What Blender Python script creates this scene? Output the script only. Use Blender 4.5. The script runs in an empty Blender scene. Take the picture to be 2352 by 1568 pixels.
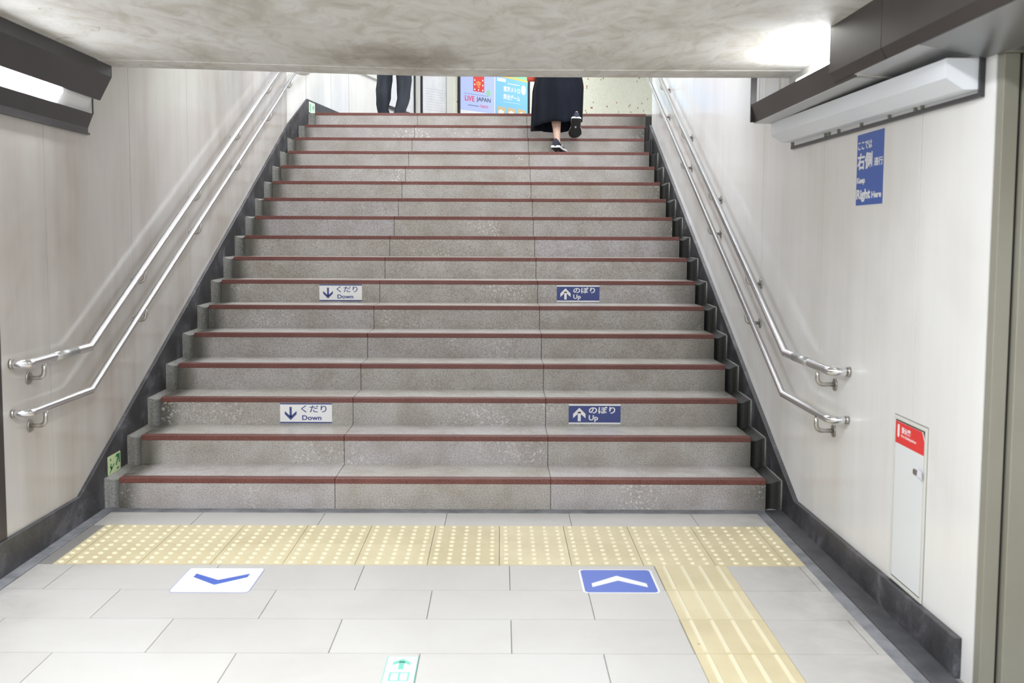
import bpy, bmesh, math, random
from mathutils import Vector, Matrix
random.seed(7)
sc = bpy.context.scene
COL = sc.collection
PI = math.pi

# ------------------------------------------------------------------ camera
def setup_camera():
    cam = bpy.data.cameras.new('camera'); o = bpy.data.objects.new('camera', cam); COL.objects.link(o)
    yaw, pitch, roll = 0.00248, -0.08115, 0.0038
    cy, sy, cp, sp = math.cos(yaw), math.sin(yaw), math.cos(pitch), math.sin(pitch)
    fw = Vector((sy*cp, cy*cp, sp)); rt = Vector((cy, -sy, 0)); up = rt.cross(fw)
    c, s = math.cos(roll), math.sin(roll)
    r = c*rt + s*up; u = -s*rt + c*up
    m = Matrix(((r.x, u.x, -fw.x, 0.0768), (r.y, u.y, -fw.y, -5.1769), (r.z, u.z, -fw.z, 1.3566), (0, 0, 0, 1)))
    o.matrix_world = m
    cam.sensor_width = 36; cam.lens = 2420.25/2352*36
    cam.shift_x = (1176-1154.0)/2352; cam.shift_y = (741.48-784)/2352
    cam.clip_start = 0.05; cam.clip_end = 100
    cam.dof.use_dof = True; cam.dof.focus_distance = 8.6; cam.dof.aperture_fstop = 5.0
    sc.camera = o
setup_camera()

# ------------------------------------------------------------------ world, exposure
w = bpy.data.worlds.new('world'); sc.world = w; w.use_nodes = True
w.node_tree.nodes['Background'].inputs[0].default_value = (0.9, 0.93, 1, 1)
w.node_tree.nodes['Background'].inputs[1].default_value = 0.3
vs = sc.view_settings
vs.view_transform = 'Standard'; vs.look = 'None'; vs.exposure = 0.16; vs.gamma = 1.0; vs.use_curve_mapping = False
LIGHT_HALL = 44.0      # W per hall ceiling fitting
LIGHT_STAIR = 25.0     # W per stairwell fitting
LIGHT_LANDING = 46.0
TUBE = 56.0            # emission of the cove tubes

# ------------------------------------------------------------------ measures
H1, H, D = 0.1547, 0.15109, 0.33379
N = 17
def zt(n): return H1 + (n-1)*H
def yr(n): return (n-1)*D
ZTOP = zt(17)
XWL, XWR = -1.91, 1.51
XSL, XSR = -1.818, 1.409
SL = H/D

# ------------------------------------------------------------------ materials
def new_mat(name):
    m = bpy.data.materials.new(name); m.use_nodes = True
    nt = m.node_tree; b = nt.nodes['Principled BSDF']
    return m, nt, b
def plain(name, col, rough=0.5, metal=0.0, spec=0.5, emit=None, es=1.0):
    m, nt, b = new_mat(name)
    b.inputs['Base Color'].default_value = (*col, 1); b.inputs['Roughness'].default_value = rough
    b.inputs['Metallic'].default_value = metal; b.inputs['Specular IOR Level'].default_value = spec
    if emit:
        b.inputs['Emission Color'].default_value = (*emit, 1); b.inputs['Emission Strength'].default_value = es
    return m
class G:
    """tiny node graph helper"""
    def __init__(s, nt): s.nt = nt
    def n(s, t, **k):
        x = s.nt.nodes.new(t)
        for a, v in k.items(): setattr(x, a, v)
        return x
    def l(s, a, b): s.nt.links.new(a, b)
    def coord(s, scale=(1,1,1), out='Object', loc=(0,0,0)):
        tc = s.n('ShaderNodeTexCoord'); mp = s.n('ShaderNodeMapping')
        mp.inputs['Scale'].default_value = scale; mp.inputs['Location'].default_value = loc
        s.l(tc.outputs[out], mp.inputs['Vector']); return mp.outputs['Vector']
    def noise(s, vec, scale, detail=3, rough=0.5, dist=0):
        x = s.n('ShaderNodeTexNoise'); x.inputs['Scale'].default_value = scale; x.inputs['Detail'].default_value = detail
        x.inputs['Roughness'].default_value = rough; x.inputs['Distortion'].default_value = dist
        s.l(vec, x.inputs['Vector']); return x.outputs['Fac']
    def ramp(s, fac, stops):
        x = s.n('ShaderNodeValToRGB'); cr = x.color_ramp
        while len(cr.elements) < len(stops): cr.elements.new(0.5)
        for e, (p, c) in zip(cr.elements, stops):
            e.position = p; e.color = (*c, 1) if len(c) == 3 else c
        s.l(fac, x.inputs['Fac']); return x.outputs['Color']
    def mix(s, fac, a, b, mode='MIX'):
        x = s.n('ShaderNodeMix', data_type='RGBA', blend_type=mode)
        if isinstance(fac, (int, float)): x.inputs[0].default_value = fac
        else: s.l(fac, x.inputs[0])
        for i, v in ((6, a), (7, b)):
            if isinstance(v, tuple): x.inputs[i].default_value = (*v, 1) if len(v) == 3 else v
            else: s.l(v, x.inputs[i])
        return x.outputs[2]
    def attr(s, name):
        x = s.n('ShaderNodeAttribute'); x.attribute_name = name; return x.outputs['Fac']
    def bump(s, h, b, strength=0.3, dist=0.002):
        x = s.n('ShaderNodeBump'); x.inputs['Strength'].default_value = strength; x.inputs['Distance'].default_value = dist
        s.l(h, x.inputs['Height']); s.l(x.outputs['Normal'], b.inputs['Normal'])
    def grey(s, v): return (v, v, v)

def mat_terrazzo(name, dark, light, tint=True, rough=0.55):
    m, nt, b = new_mat(name); g = G(nt); v = g.coord()
    n1 = g.noise(v, 150, 3, 0.7); n2 = g.noise(v, 5, 4, 0.6, 0.3)
    c = g.ramp(n1, [(0.33, dark), (0.49, light), (0.72, tuple(min(1, x*1.35) for x in light))])
    st = g.ramp(n2, [(0.32, (0.80, 0.77, 0.72)), (0.6, (1, 1, 1))])
    c = g.mix(1.0, c, st, 'MULTIPLY')
    if tint:
        t = g.attr('tint'); tc = g.ramp(t, [(0, (0.92, 0.89, 0.85)), (0.5, (0.98, 0.97, 0.955)), (1, (0.97, 0.95, 1.0))])
        c = g.mix(1.0, c, tc, 'MULTIPLY')
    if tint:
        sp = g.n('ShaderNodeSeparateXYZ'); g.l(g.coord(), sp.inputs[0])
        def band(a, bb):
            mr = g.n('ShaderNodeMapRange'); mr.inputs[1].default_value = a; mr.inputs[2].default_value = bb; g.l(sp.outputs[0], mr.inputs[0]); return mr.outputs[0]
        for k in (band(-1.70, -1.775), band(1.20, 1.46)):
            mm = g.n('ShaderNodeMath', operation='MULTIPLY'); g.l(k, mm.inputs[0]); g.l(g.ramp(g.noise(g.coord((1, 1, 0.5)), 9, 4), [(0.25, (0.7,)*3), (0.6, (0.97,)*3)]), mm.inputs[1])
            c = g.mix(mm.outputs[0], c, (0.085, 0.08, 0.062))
        ef = g.n('ShaderNodeMath', operation='MULTIPLY'); g.l(g.ramp(g.noise(v, 2.1, 3, 0.5, 0.4), [(0.56, (0, 0, 0)), (0.68, (1, 1, 1))]), ef.inputs[0]); g.l(g.ramp(g.noise(v, 70, 2), [(0.56, (0, 0, 0)), (0.64, (0.8, 0.8, 0.8))]), ef.inputs[1])
        c = g.mix(ef.outputs[0], c, (0.62, 0.61, 0.58))
    # pits: small dark aggregate
    vo = g.n('ShaderNodeTexVoronoi'); vo.inputs['Scale'].default_value = 62; g.l(v, vo.inputs['Vector'])
    pits = g.ramp(vo.outputs['Distance'], [(0.06, (0.38, 0.36, 0.33)), (0.13, (1, 1, 1))])
    c = g.mix(0.75, c, g.mix(1.0, c, pits, 'MULTIPLY'))
    g.l(c, b.inputs['Base Color']); b.inputs['Roughness'].default_value = rough
    g.bump(n1, b, 0.25, 0.001)
    return m
M = {}
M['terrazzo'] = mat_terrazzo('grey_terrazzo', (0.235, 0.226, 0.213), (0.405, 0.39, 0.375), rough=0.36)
M['tread'] = mat_terrazzo('worn_sheen_tread', (0.40, 0.39, 0.375), (0.54, 0.53, 0.515), rough=0.27)  # worn treads; base colour lightened beyond the risers to carry their bright sheen
M['gutter_stone'] = mat_terrazzo('gutter_terrazzo', (0.13, 0.13, 0.12), (0.26, 0.26, 0.245), tint=False)
M['gutter_dark'] = mat_terrazzo('dirty_gutter_terrazzo', (0.010, 0.010, 0.010), (0.028, 0.028, 0.026), tint=False)
M['nosing'] = mat_terrazzo('red_nosing', (0.085, 0.028, 0.022), (0.165, 0.056, 0.046), tint=False, rough=0.4)

def mat_granite():
    m, nt, b = new_mat('dark_granite'); g = G(nt); v = g.coord()
    n1 = g.noise(v, 5, 8, 0.75, 0.6); n2 = g.noise(v, 90, 2)
    c = g.ramp(n1, [(0.36, (0.014, 0.014, 0.015)), (0.52, (0.045, 0.045, 0.052)), (0.68, (0.16, 0.16, 0.18))])
    c = g.mix(0.2, c, g.ramp(n2, [(0.4, (0.008, 0.008, 0.009)), (0.75, (0.12, 0.12, 0.13))]))
    g.l(c, b.inputs['Base Color']); b.inputs['Roughness'].default_value = 0.38
    return m
M['granite'] = mat_granite()

def mat_panel(name, base, stain, amount=0.35, rough=0.17):
    m, nt, b = new_mat(name); g = G(nt)
    v = g.coord((3.2, 3.2, 0.35)); v2 = g.coord((1, 1, 0.8)); v3 = g.coord((14, 14, 0.5))
    n = g.noise(v, 1.0, 4, 0.6); n2 = g.noise(v2, 1.3, 3, 0.6, 0.5); n3 = g.noise(v3, 1.0, 3)
    f = g.n('ShaderNodeMath', operation='MULTIPLY'); g.l(n, f.inputs[0]); g.l(n2, f.inputs[1])
    k = g.ramp(f.outputs[0], [(0.17, (0, 0, 0)), (0.42, (amount,)*3)])
    c = g.mix(k, base, stain)
    c = g.mix(0.22, c, g.mix(1.0, c, g.ramp(n3, [(0.35, (0.93, 0.925, 0.92)), (0.6, (1, 1, 1))]), 'MULTIPLY'))
    g.l(c, b.inputs['Base Color']); b.inputs['Roughness'].default_value = rough
    return m
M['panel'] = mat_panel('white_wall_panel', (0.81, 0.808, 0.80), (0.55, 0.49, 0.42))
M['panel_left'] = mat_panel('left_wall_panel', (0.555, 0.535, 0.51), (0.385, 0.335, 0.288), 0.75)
M['seam'] = plain('panel_joint', (0.34, 0.32, 0.29), 0.7)

def mat_soffit():
    m, nt, b = new_mat('stained_plaster'); g = G(nt)
    v = g.coord((1.1, 0.5, 1)); vs_ = g.coord((2.0, 1.1, 1))
    n1 = g.noise(v, 1.6, 6, 0.62, 1.2); n2 = g.noise(vs_, 3.0, 6, 0.7, 1.5); n3 = g.noise(g.coord((4, 2.6, 1)), 2.2, 4, 0.7, 1)
    c = g.ramp(n1, [(0.30, (0.52, 0.49, 0.44)), (0.45, (0.665, 0.65, 0.61)), (0.62, (0.75, 0.75, 0.73))])
    c = g.mix(1.0, c, g.ramp(n2, [(0.36, (0.80, 0.77, 0.72)), (0.55, (1, 1, 1))]), 'MULTIPLY')
    c = g.mix(1.0, c, g.ramp(n3, [(0.27, (0.5, 0.45, 0.4)), (0.33, (1, 1, 1))]), 'MULTIPLY')
    # one dark damp stain by the lip, left of the middle
    sep = g.n('ShaderNodeVectorMath', operation='DISTANCE')
    g.l(g.coord((1.0, 0.8, 0)), sep.inputs[0]); sep.inputs[1].default_value = (-0.36, -0.40, 0)
    ad = g.n('ShaderNodeMath', operation='MULTIPLY_ADD'); g.l(g.noise(v, 6, 5, 0.7, 1), ad.inputs[0]); ad.inputs[1].default_value = 0.55
    g.l(sep.outputs['Value'], ad.inputs[2])
    c = g.mix(1.0, c, g.ramp(ad.outputs[0], [(0.34, (0.50, 0.455, 0.41)), (0.66, (1, 1, 1))]), 'MULTIPLY')
    g.l(c, b.inputs['Base Color']); b.inputs['Roughness'].default_value = 0.6
    g.bump(n2, b, 0.15, 0.01)
    return m
M['soffit'] = mat_soffit()
M['white_ceiling'] = plain('white_ceiling', (0.75, 0.75, 0.74), 0.7)

def mat_tile():
    m, nt, b = new_mat('floor_tile'); g = G(nt); v = g.coord()
    t = g.attr('tint')
    c = g.ramp(t, [(0, (0.50, 0.488, 0.47)), (1, (0.53, 0.52, 0.502))])
    n = g.noise(v, 2.2, 5, 0.6, 0.6); n2 = g.noise(v, 24, 3, 0.6)
    c = g.mix(1.0, c, g.ramp(n, [(0.3, (0.93, 0.92, 0.90)), (0.6, (1, 1, 1))]), 'MULTIPLY')
    c = g.mix(1.0, c, g.ramp(n2, [(0.20, (0.5, 0.48, 0.46)), (0.245, (1, 1, 1))]), 'MULTIPLY')
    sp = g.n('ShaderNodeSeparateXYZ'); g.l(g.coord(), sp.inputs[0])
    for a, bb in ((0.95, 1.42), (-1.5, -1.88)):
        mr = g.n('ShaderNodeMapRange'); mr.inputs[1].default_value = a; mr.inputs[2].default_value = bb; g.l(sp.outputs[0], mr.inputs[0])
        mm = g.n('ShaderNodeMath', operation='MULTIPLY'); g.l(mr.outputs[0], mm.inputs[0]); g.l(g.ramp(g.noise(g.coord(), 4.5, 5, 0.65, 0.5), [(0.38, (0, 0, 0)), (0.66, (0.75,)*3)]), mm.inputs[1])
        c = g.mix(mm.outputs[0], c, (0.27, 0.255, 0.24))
    g.l(c, b.inputs['Base Color']); b.inputs['Roughness'].default_value = 0.4
    return m
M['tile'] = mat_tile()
M['grout'] = plain('dark_grout', (0.22, 0.21, 0.2), 0.8)
def mat_yellow():
    m, nt, b = new_mat('yellow_tactile'); g = G(nt); v = g.coord()
    t = g.attr('tint')
    c = g.ramp(t, [(0, (0.60, 0.525, 0.325)), (1, (0.66, 0.585, 0.38))])
    n = g.noise(v, 3, 5, 0.6); n2 = g.noise(v, 30, 2)
    c = g.mix(1.0, c, g.ramp(n, [(0.3, (0.87, 0.85, 0.82)), (0.6, (1, 1, 1))]), 'MULTIPLY')
    c = g.mix(1.0, c, g.ramp(n2, [(0.2, (0.45, 0.43, 0.4)), (0.26, (1, 1, 1))]), 'MULTIPLY')
    g.l(c, b.inputs['Base Color']); b.inputs['Roughness'].default_value = 0.45
    return m
M['yellow'] = mat_yellow()
M['stud'] = plain('pale_stud', (0.74, 0.68, 0.49), 0.4)
def mat_noise(name, a, bcol, scale=20, rough=0.6, metal=0.0):
    m, nt, b = new_mat(name); g = G(nt)
    g.l(g.ramp(g.noise(g.coord(), scale, 5, 0.6), [(0.35, a), (0.65, bcol)]), b.inputs['Base Color'])
    b.inputs['Roughness'].default_value = rough; b.inputs['Metallic'].default_value = metal
    return m
M['drain'] = mat_noise('dark_drain_cover', (0.05, 0.05, 0.055), (0.085, 0.085, 0.095), 12, 0.5)
M['drain_edge'] = mat_noise('dirty_floor_edge', (0.14, 0.145, 0.16), (0.25, 0.255, 0.275), 9, 0.6)
M['black'] = plain('black_gap', (0.01, 0.01, 0.01), 0.7)
M['brown'] = mat_noise('brown_metal', (0.038, 0.032, 0.030), (0.048, 0.041, 0.038), 3, 0.38, 0.2)
M['darkmetal'] = mat_noise('dark_lamp_cover', (0.040, 0.038, 0.042), (0.05, 0.047, 0.05), 3, 0.35, 0.2)
M['steel_panel'] = plain('satin_grey_panel', (0.50, 0.50, 0.50), 0.32, 0.6)
M['header'] = plain('dark_satin_header', (0.20, 0.20, 0.195), 0.3, 0.5)
M['white_box'] = plain('pale_blue_white_cover', (0.84, 0.87, 0.92), 0.35)
M['reflector'] = plain('white_reflector', (0.8, 0.8, 0.8), 0.3)
M['tube'] = plain('glowing_tube', (1, 1, 1), 0.3, emit=(0.95, 0.97, 1.0), es=TUBE)
M['diffuser'] = plain('lamp_diffuser', (1, 1, 1), 0.4, emit=(0.96, 0.98, 1.0), es=5)
M['steel'] = plain('stainless_steel', (0.74, 0.74, 0.76), 0.2, 1.0)
M['steel_dull'] = plain('dull_bracket_steel', (0.50, 0.48, 0.45), 0.3, 1.0)
M['steel_worn'] = plain('worn_braille_sleeve', (0.55, 0.56, 0.56), 0.35, 0.9)
M['white'] = plain('white_print', (0.80, 0.80, 0.80), 0.45)
M['blue'] = plain('sign_blue', (0.035, 0.10, 0.40), 0.4)
M['navy'] = plain('riser_sign_navy', (0.045, 0.065, 0.22), 0.45)
M['floor_blue'] = plain('floor_sticker_blue', (0.055, 0.12, 0.50), 0.4)
M['red'] = plain('extinguisher_red', (0.75, 0.035, 0.03), 0.4)
M['lum'] = plain('photoluminescent_plate', (0.56, 0.68, 0.38), 0.5)
M['lum2'] = plain('pale_mint_plate', (0.74, 0.86, 0.74), 0.5)
M['green'] = plain('sign_green', (0.02, 0.18, 0.075), 0.5)
M['teal'] = plain('sign_teal', (0.16, 0.50, 0.40), 0.5)
M['tag'] = plain('lavender_white_paper', (0.82, 0.80, 0.88), 0.5)
M['cabinet'] = plain('white_enamel_door', (0.76, 0.78, 0.79), 0.35)
M['frame_white'] = plain('cream_frame', (0.66, 0.66, 0.61), 0.4)
M['beige'] = mat_noise('beige_painted_metal', (0.235, 0.225, 0.18), (0.26, 0.25, 0.205), 2.5, 0.45)
M['beige_grey'] = plain('grey_plate', (0.22, 0.22, 0.19), 0.5)
M['frame_black'] = plain('black_frame', (0.015, 0.015, 0.018), 0.35)
M['paper'] = mat_noise('white_paper', (0.70, 0.71, 0.74), (0.8, 0.8, 0.82), 6, 0.5)
M['print_grey'] = plain('faint_grey_print', (0.5, 0.5, 0.53), 0.6)
M['lavender'] = plain('lavender_poster', (0.47, 0.55, 0.90), 0.4)
M['sky'] = plain('sky_blue_poster', (0.22, 0.53, 0.84), 0.4)
M['poster_red'] = plain('poster_red', (0.72, 0.05, 0.045), 0.5)
M['poster_pink'] = plain('poster_pink', (0.72, 0.06, 0.13), 0.5)
M['poster_yellow'] = plain('poster_yellow', (0.85, 0.55, 0.12), 0.5)
M['poster_green'] = plain('poster_green', (0.30, 0.62, 0.36), 0.5)
M['poster_tan'] = plain('poster_tan', (0.58, 0.45, 0.26), 0.5)
M['ink'] = plain('poster_black', (0.03, 0.03, 0.05), 0.5)
M['skin'] = plain('skin', (0.62, 0.42, 0.33), 0.5)
M['hair'] = plain('black_hair', (0.02, 0.016, 0.014), 0.5)
def mat_cloth(name, a, b2, scale=6):
    m, nt, b = new_mat(name); g = G(nt); v = g.coord((1, 1, 0.25))
    g.l(g.ramp(g.noise(v, scale, 3), [(0.35, a), (0.65, b2)]), b.inputs['Base Color'])
    b.inputs['Roughness'].default_value = 0.85; b.inputs['Specular IOR Level'].default_value = 0.2
    g.bump(g.noise(g.coord(), 14, 4, 0.6), b, 0.4, 0.01)
    return m
M['skirt'] = mat_cloth('navy_black_skirt', (0.004, 0.005, 0.009), (0.010, 0.013, 0.022))
M['trousers'] = mat_cloth('charcoal_trousers', (0.022, 0.026, 0.034), (0.045, 0.05, 0.062), 10)
M['shirt'] = mat_cloth('white_shirt', (0.6, 0.6, 0.6), (0.7, 0.7, 0.7))
M['shirt_dark'] = mat_cloth('dark_top', (0.02, 0.02, 0.03), (0.03, 0.03, 0.04))
M['shoe_navy'] = plain('navy_suede', (0.022, 0.024, 0.045), 0.7)
M['shoe_white'] = plain('white_midsole', (0.78, 0.78, 0.78), 0.5)
M['rubber'] = plain('black_rubber', (0.006, 0.006, 0.006), 0.6)
M['leather'] = plain('black_leather', (0.02, 0.02, 0.02), 0.35)
M['bag'] = plain('red_bag', (0.55, 0.06, 0.03), 0.6)

def mat_mosaic():
    m, nt, b = new_mat('cream_mosaic_tile'); g = G(nt)
    tc = g.n('ShaderNodeTexCoord'); S = 1/0.03
    mp = g.n('ShaderNodeMapping'); mp.inputs['Scale'].default_value = (S, S, S); g.l(tc.outputs['UV'], mp.inputs['Vector'])
    fl = g.n('ShaderNodeVectorMath', operation='FLOOR'); g.l(mp.outputs[0], fl.inputs[0])
    fr = g.n('ShaderNodeVectorMath', operation='FRACTION'); g.l(mp.outputs[0], fr.inputs[0])
    wn = g.n('ShaderNodeTexWhiteNoise', noise_dimensions='2D'); g.l(fl.outputs[0], wn.inputs['Vector'])
    base = g.ramp(wn.outputs['Value'], [(0, (0.70, 0.70, 0.58)), (0.5, (0.78, 0.78, 0.66)), (0.984, (0.74, 0.75, 0.62))])
    cr = g.n('ShaderNodeValToRGB'); cr.color_ramp.interpolation = 'CONSTANT'
    els = [(0, (0.66, 0.67, 0.49, 1)), (0.980, (0.34, 0.32, 0.20, 1)), (0.988, (0.36, 0.09, 0.06, 1)), (0.995, (0.45, 0.2, 0.12, 1))]
    while len(cr.color_ramp.elements) < 4: cr.color_ramp.elements.new(0.5)
    for e, (p, c) in zip(cr.color_ramp.elements, els): e.position = p; e.color = c
    g.l(wn.outputs['Value'], cr.inputs['Fac'])
    acc = g.n('ShaderNodeMath', operation='GREATER_THAN'); g.l(wn.outputs['Value'], acc.inputs[0]); acc.inputs[1].default_value = 0.980
    c = g.mix(acc.outputs[0], base, cr.outputs['Color'])
    sx = g.n('ShaderNodeSeparateXYZ'); g.l(fr.outputs[0], sx.inputs[0])
    def edge(o):
        a = g.n('ShaderNodeMath', operation='SUBTRACT'); g.l(o, a.inputs[0]); a.inputs[1].default_value = 0.5
        d = g.n('ShaderNodeMath', operation='ABSOLUTE'); g.l(a.outputs[0], d.inputs[0]); return d.outputs[0]
    mx = g.n('ShaderNodeMath', operation='MAXIMUM'); g.l(edge(sx.outputs[0]), mx.inputs[0]); g.l(edge(sx.outputs[1]), mx.inputs[1])
    gt = g.n('ShaderNodeMath', operation='GREATER_THAN'); g.l(mx.outputs[0], gt.inputs[0]); gt.inputs[1].default_value = 0.455
    c = g.mix(gt.outputs[0], c, (0.74, 0.74, 0.62))
    g.l(c, b.inputs['Base Color']); b.inputs['Roughness'].default_value = 0.18
    wn2 = g.n('ShaderNodeMath', operation='MULTIPLY_ADD'); g.l(wn.outputs['Value'], wn2.inputs[0]); wn2.inputs[1].default_value = 0.3; g.l(gt.outputs[0], wn2.inputs[2])
    return m
M['mosaic'] = mat_mosaic()

# ------------------------------------------------------------------ mesh helpers
class MB:
    def __init__(s): s.v = []; s.f = []; s.m = []; s.t = []; s.sm = []
    def add(s, vs_, fs, mi=0, tint=0.5, smooth=False):
        o = len(s.v); s.v += [tuple(v) for v in vs_]
        for f in fs:
            s.f.append([i+o for i in f]); s.m.append(mi); s.t.append(tint); s.sm.append(smooth)
        return s
    def box(s, x0, x1, y0, y1, z0, z1, mi=0, tint=0.5):
        vs_ = [(x, y, z) for z in (z0, z1) for y in (y0, y1) for x in (x0, x1)]
        return s.add(vs_, [(0,2,3,1), (4,5,7,6), (0,1,5,4), (2,6,7,3), (0,4,6,2), (1,3,7,5)], mi, tint)
    def prism(s, pts, z0, z1, mi=0, tint=0.5, ax='z'):
        """polygon pts (ccw) extruded along an axis; ax='z': (x,y)+z, 'x': (y,z)+x, 'y': (x,z)+y"""
        def P(p, h):
            if ax == 'z': return (p[0], p[1], h)
            if ax == 'x': return (h, p[0], p[1])
            return (p[0], h, p[1])
        n = len(pts)
        vs_ = [P(p, z0) for p in pts] + [P(p, z1) for p in pts]
        fs = [list(range(n))[::-1], list(range(n, 2*n))] + [(i, (i+1) % n, n+(i+1) % n, n+i) for i in range(n)]
        if ax == 'y': fs = [list(f)[::-1] for f in fs]
        return s.add(vs_, fs, mi, tint)
    def tube(s, pts, r, seg=16, mi=0, caps=True, radii=None):
        pts = [Vector(p) for p in pts]; n = len(pts); vs_ = []; fs = []
        tang = []
        for i in range(n):
            a = (pts[i]-pts[i-1]).normalized() if i > 0 else None
            b = (pts[i+1]-pts[i]).normalized() if i < n-1 else None
            t = a if b is None else b if a is None else (a+b).normalized()
            k = 1.0 if (a is None or b is None) else 1/max(0.5, math.cos(a.angle(b)/2))
            tang.append((t, k, a or b))
        ref = Vector((0, 0, 1)) if abs(tang[0][0].z) < 0.9 else Vector((1, 0, 0))
        nrm = tang[0][0].cross(ref).normalized()
        for i in range(n):
            t, k, a = tang[i]
            nrm = (nrm - t*nrm.dot(t)).normalized(); bi = t.cross(nrm)
            rr = radii[i] if radii else r
            # stretch ring in the bend plane for a clean mitre
            bend = None
            if 0 < i < n-1:
                b_ = (pts[i+1]-pts[i]).normalized(); d_ = (b_-a)
                if d_.length > 1e-4: bend = d_.normalized()
            for j in range(seg):
                an = 2*PI*j/seg
                o = nrm*math.cos(an)*rr + bi*math.sin(an)*rr
                if bend is not None: o += bend*(o.dot(bend))*(k-1)
                vs_.append(pts[i]+o)
        for i in range(n-1):
            for j in range(seg):
                fs.append((i*seg+j, i*seg+(j+1) % seg, (i+1)*seg+(j+1) % seg, (i+1)*seg+j))
        s.add(vs_, fs, mi, smooth=True)
        if caps:
            o = len(s.v)-len(vs_)
            s.f.append([o+j for j in range(seg)][::-1]); s.f.append([o+(n-1)*seg+j for j in range(seg)])
            s.m += [mi, mi]; s.t += [0.5, 0.5]; s.sm += [False, False]
        return s
    def build(s, name, mats, parent=None, bevel=0, segs=2):
        me = bpy.data.meshes.new(name); me.from_pydata(s.v, [], s.f); me.update()
        if not isinstance(mats, (list, tuple)): mats = [mats]
        for m_ in mats: me.materials.append(m_)
        me.polygons.foreach_set('material_index', s.m); me.polygons.foreach_set('use_smooth', s.sm)
        a = me.attributes.new('tint', 'FLOAT', 'FACE'); a.data.foreach_set('value', s.t)
        bm = bmesh.new(); bm.from_mesh(me); bmesh.ops.recalc_face_normals(bm, faces=bm.faces); bm.to_mesh(me); bm.free()
        o = bpy.data.objects.new(name, me); COL.objects.link(o)
        if parent: o.parent = parent
        if bevel:
            bv = o.modifiers.new('bevel', 'BEVEL'); bv.width = bevel; bv.segments = segs; bv.limit_method = 'ANGLE'
        return o
def tag(o, label=None, cat=None, group=None, kind=None):
    if label: o['label'] = label
    if cat: o['category'] = cat
    if group: o['group'] = group
    if kind: o['kind'] = kind
    return o
def struct(o, label=None): return tag(o, label, None, None, 'structure')
AX = {'right': ((0,-1,0), (0,0,1), (-1,0,0)), 'left': ((0,1,0), (0,0,1), (1,0,0)), 'front': ((1,0,0), (0,0,1), (0,-1,0)), 'floor': ((1,0,0), (0,1,0), (0,0,1))}
def basis(loc, x, y, z):
    return Matrix(((x[0], y[0], z[0], loc[0]), (x[1], y[1], z[1], loc[1]), (x[2], y[2], z[2], loc[2]), (0, 0, 0, 1)))
def thing(name, label, cat, loc=(0,0,0), face=None, group=None):
    o = bpy.data.objects.new(name, None); COL.objects.link(o); o.empty_display_size = 0.1
    if face: o.matrix_world = basis(loc, *(AX[face] if isinstance(face, str) else face))
    else: o.location = loc
    return tag(o, label, cat, group)
def rrect(w_, h_, r, seg=5):
    pts = []
    for cx, cy, a0 in ((w_/2-r, -h_/2+r, -PI/2), (w_/2-r, h_/2-r, 0), (-w_/2+r, h_/2-r, PI/2), (-w_/2+r, -h_/2+r, PI)):
        for i in range(seg+1):
            a = a0 + i*PI/2/seg; pts.append((cx+r*math.cos(a), cy+r*math.sin(a)))
    return pts
def text(name, body, size, mat, parent, x, y, z, width=None, bold=0.0, align='LEFT', thick=0.0004, hgt=None, spacing=1.0):
    cu = bpy.data.curves.new('text', 'FONT'); cu.body = body; cu.size = size; cu.offset = bold; cu.extrude = thick; cu.align_x = 'LEFT'
    cu.space_character = spacing; cu.resolution_u = 4
    t = bpy.data.objects.new('text', cu); COL.objects.link(t)
    bpy.context.view_layer.update()
    dg = bpy.context.evaluated_depsgraph_get()
    me = bpy.data.meshes.new_from_object(t.evaluated_get(dg))
    bpy.data.objects.remove(t); bpy.data.curves.remove(cu)
    if len(me.vertices):
        xs = [v.co.x for v in me.vertices]; ys = [v.co.y for v in me.vertices]
        x0, x1, y0, y1 = min(xs), max(xs), min(ys), max(ys)
        sx = (width/(x1-x0)) if width else 1; sy = (hgt/(y1-y0)) if hgt else 1
        for v in me.vertices:
            v.co.x = (v.co.x-x0)*sx; v.co.y = (v.co.y-y0)*sy
        dx = 0 if align == 'LEFT' else -(x1-x0)*sx/2
        for v in me.vertices: v.co.x += dx+x; v.co.y += y; v.co.z += z
    me.materials.clear(); me.materials.append(mat)
    o = bpy.data.objects.new(name, me); COL.objects.link(o); o.parent = parent
    return o
def plate(name, pts, z0, z1, mat, parent, bevel=0):
    return MB().prism(pts, z0, z1).build(name, mat, parent, bevel)
def rect(x0, x1, y0, y1): return [(x0, y0), (x1, y0), (x1, y1), (x0, y1)]

# ================================================================== STRUCTURE
# ---- floor: real tiles 0.60 x 0.31 with joints
def build_floor():
    b = MB()
    b.box(-6, 6, -10, 0.0, -0.12, -0.004, 1)
    g_ = 0.0016
    def tile(x0, x1, y0, y1):
        x0, x1 = max(x0, XL_), min(x1, XR_)
        if x1-x0 < 0.02: return
        b.box(x0+g_, x1-g_, y0+g_, y1-g_, -0.006, 0.0, 0, random.random())
    XL_, XR_ = -1.835, 1.375
    x = -1.98
    while x < XR_: tile(x, x+0.6, -0.30, -0.075); x += 0.6
    r = 0
    y = -0.90
    while y > -9.9:
        if y < -2.05: XL_, XR_ = -5.9, 5.9
        ph = -0.48 if r % 2 == 0 else -0.18
        x = ph-0.6*10
        while x < XR_:
            x0, x1 = x, x+0.6
            # leave the guide strip free
            for a, c in ((x0, min(x1, 0.7225)), (max(x0, 1.0195), x1)):
                if c > a and (a < 0.7225 or a >= 1.0195): tile(a, c, y-0.31, y)
            x += 0.6
        y -= 0.31; r += 1
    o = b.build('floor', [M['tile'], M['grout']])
    struct(o, 'pale grey rectangular floor tiles laid in running bond at the stair foot')
build_floor()
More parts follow.
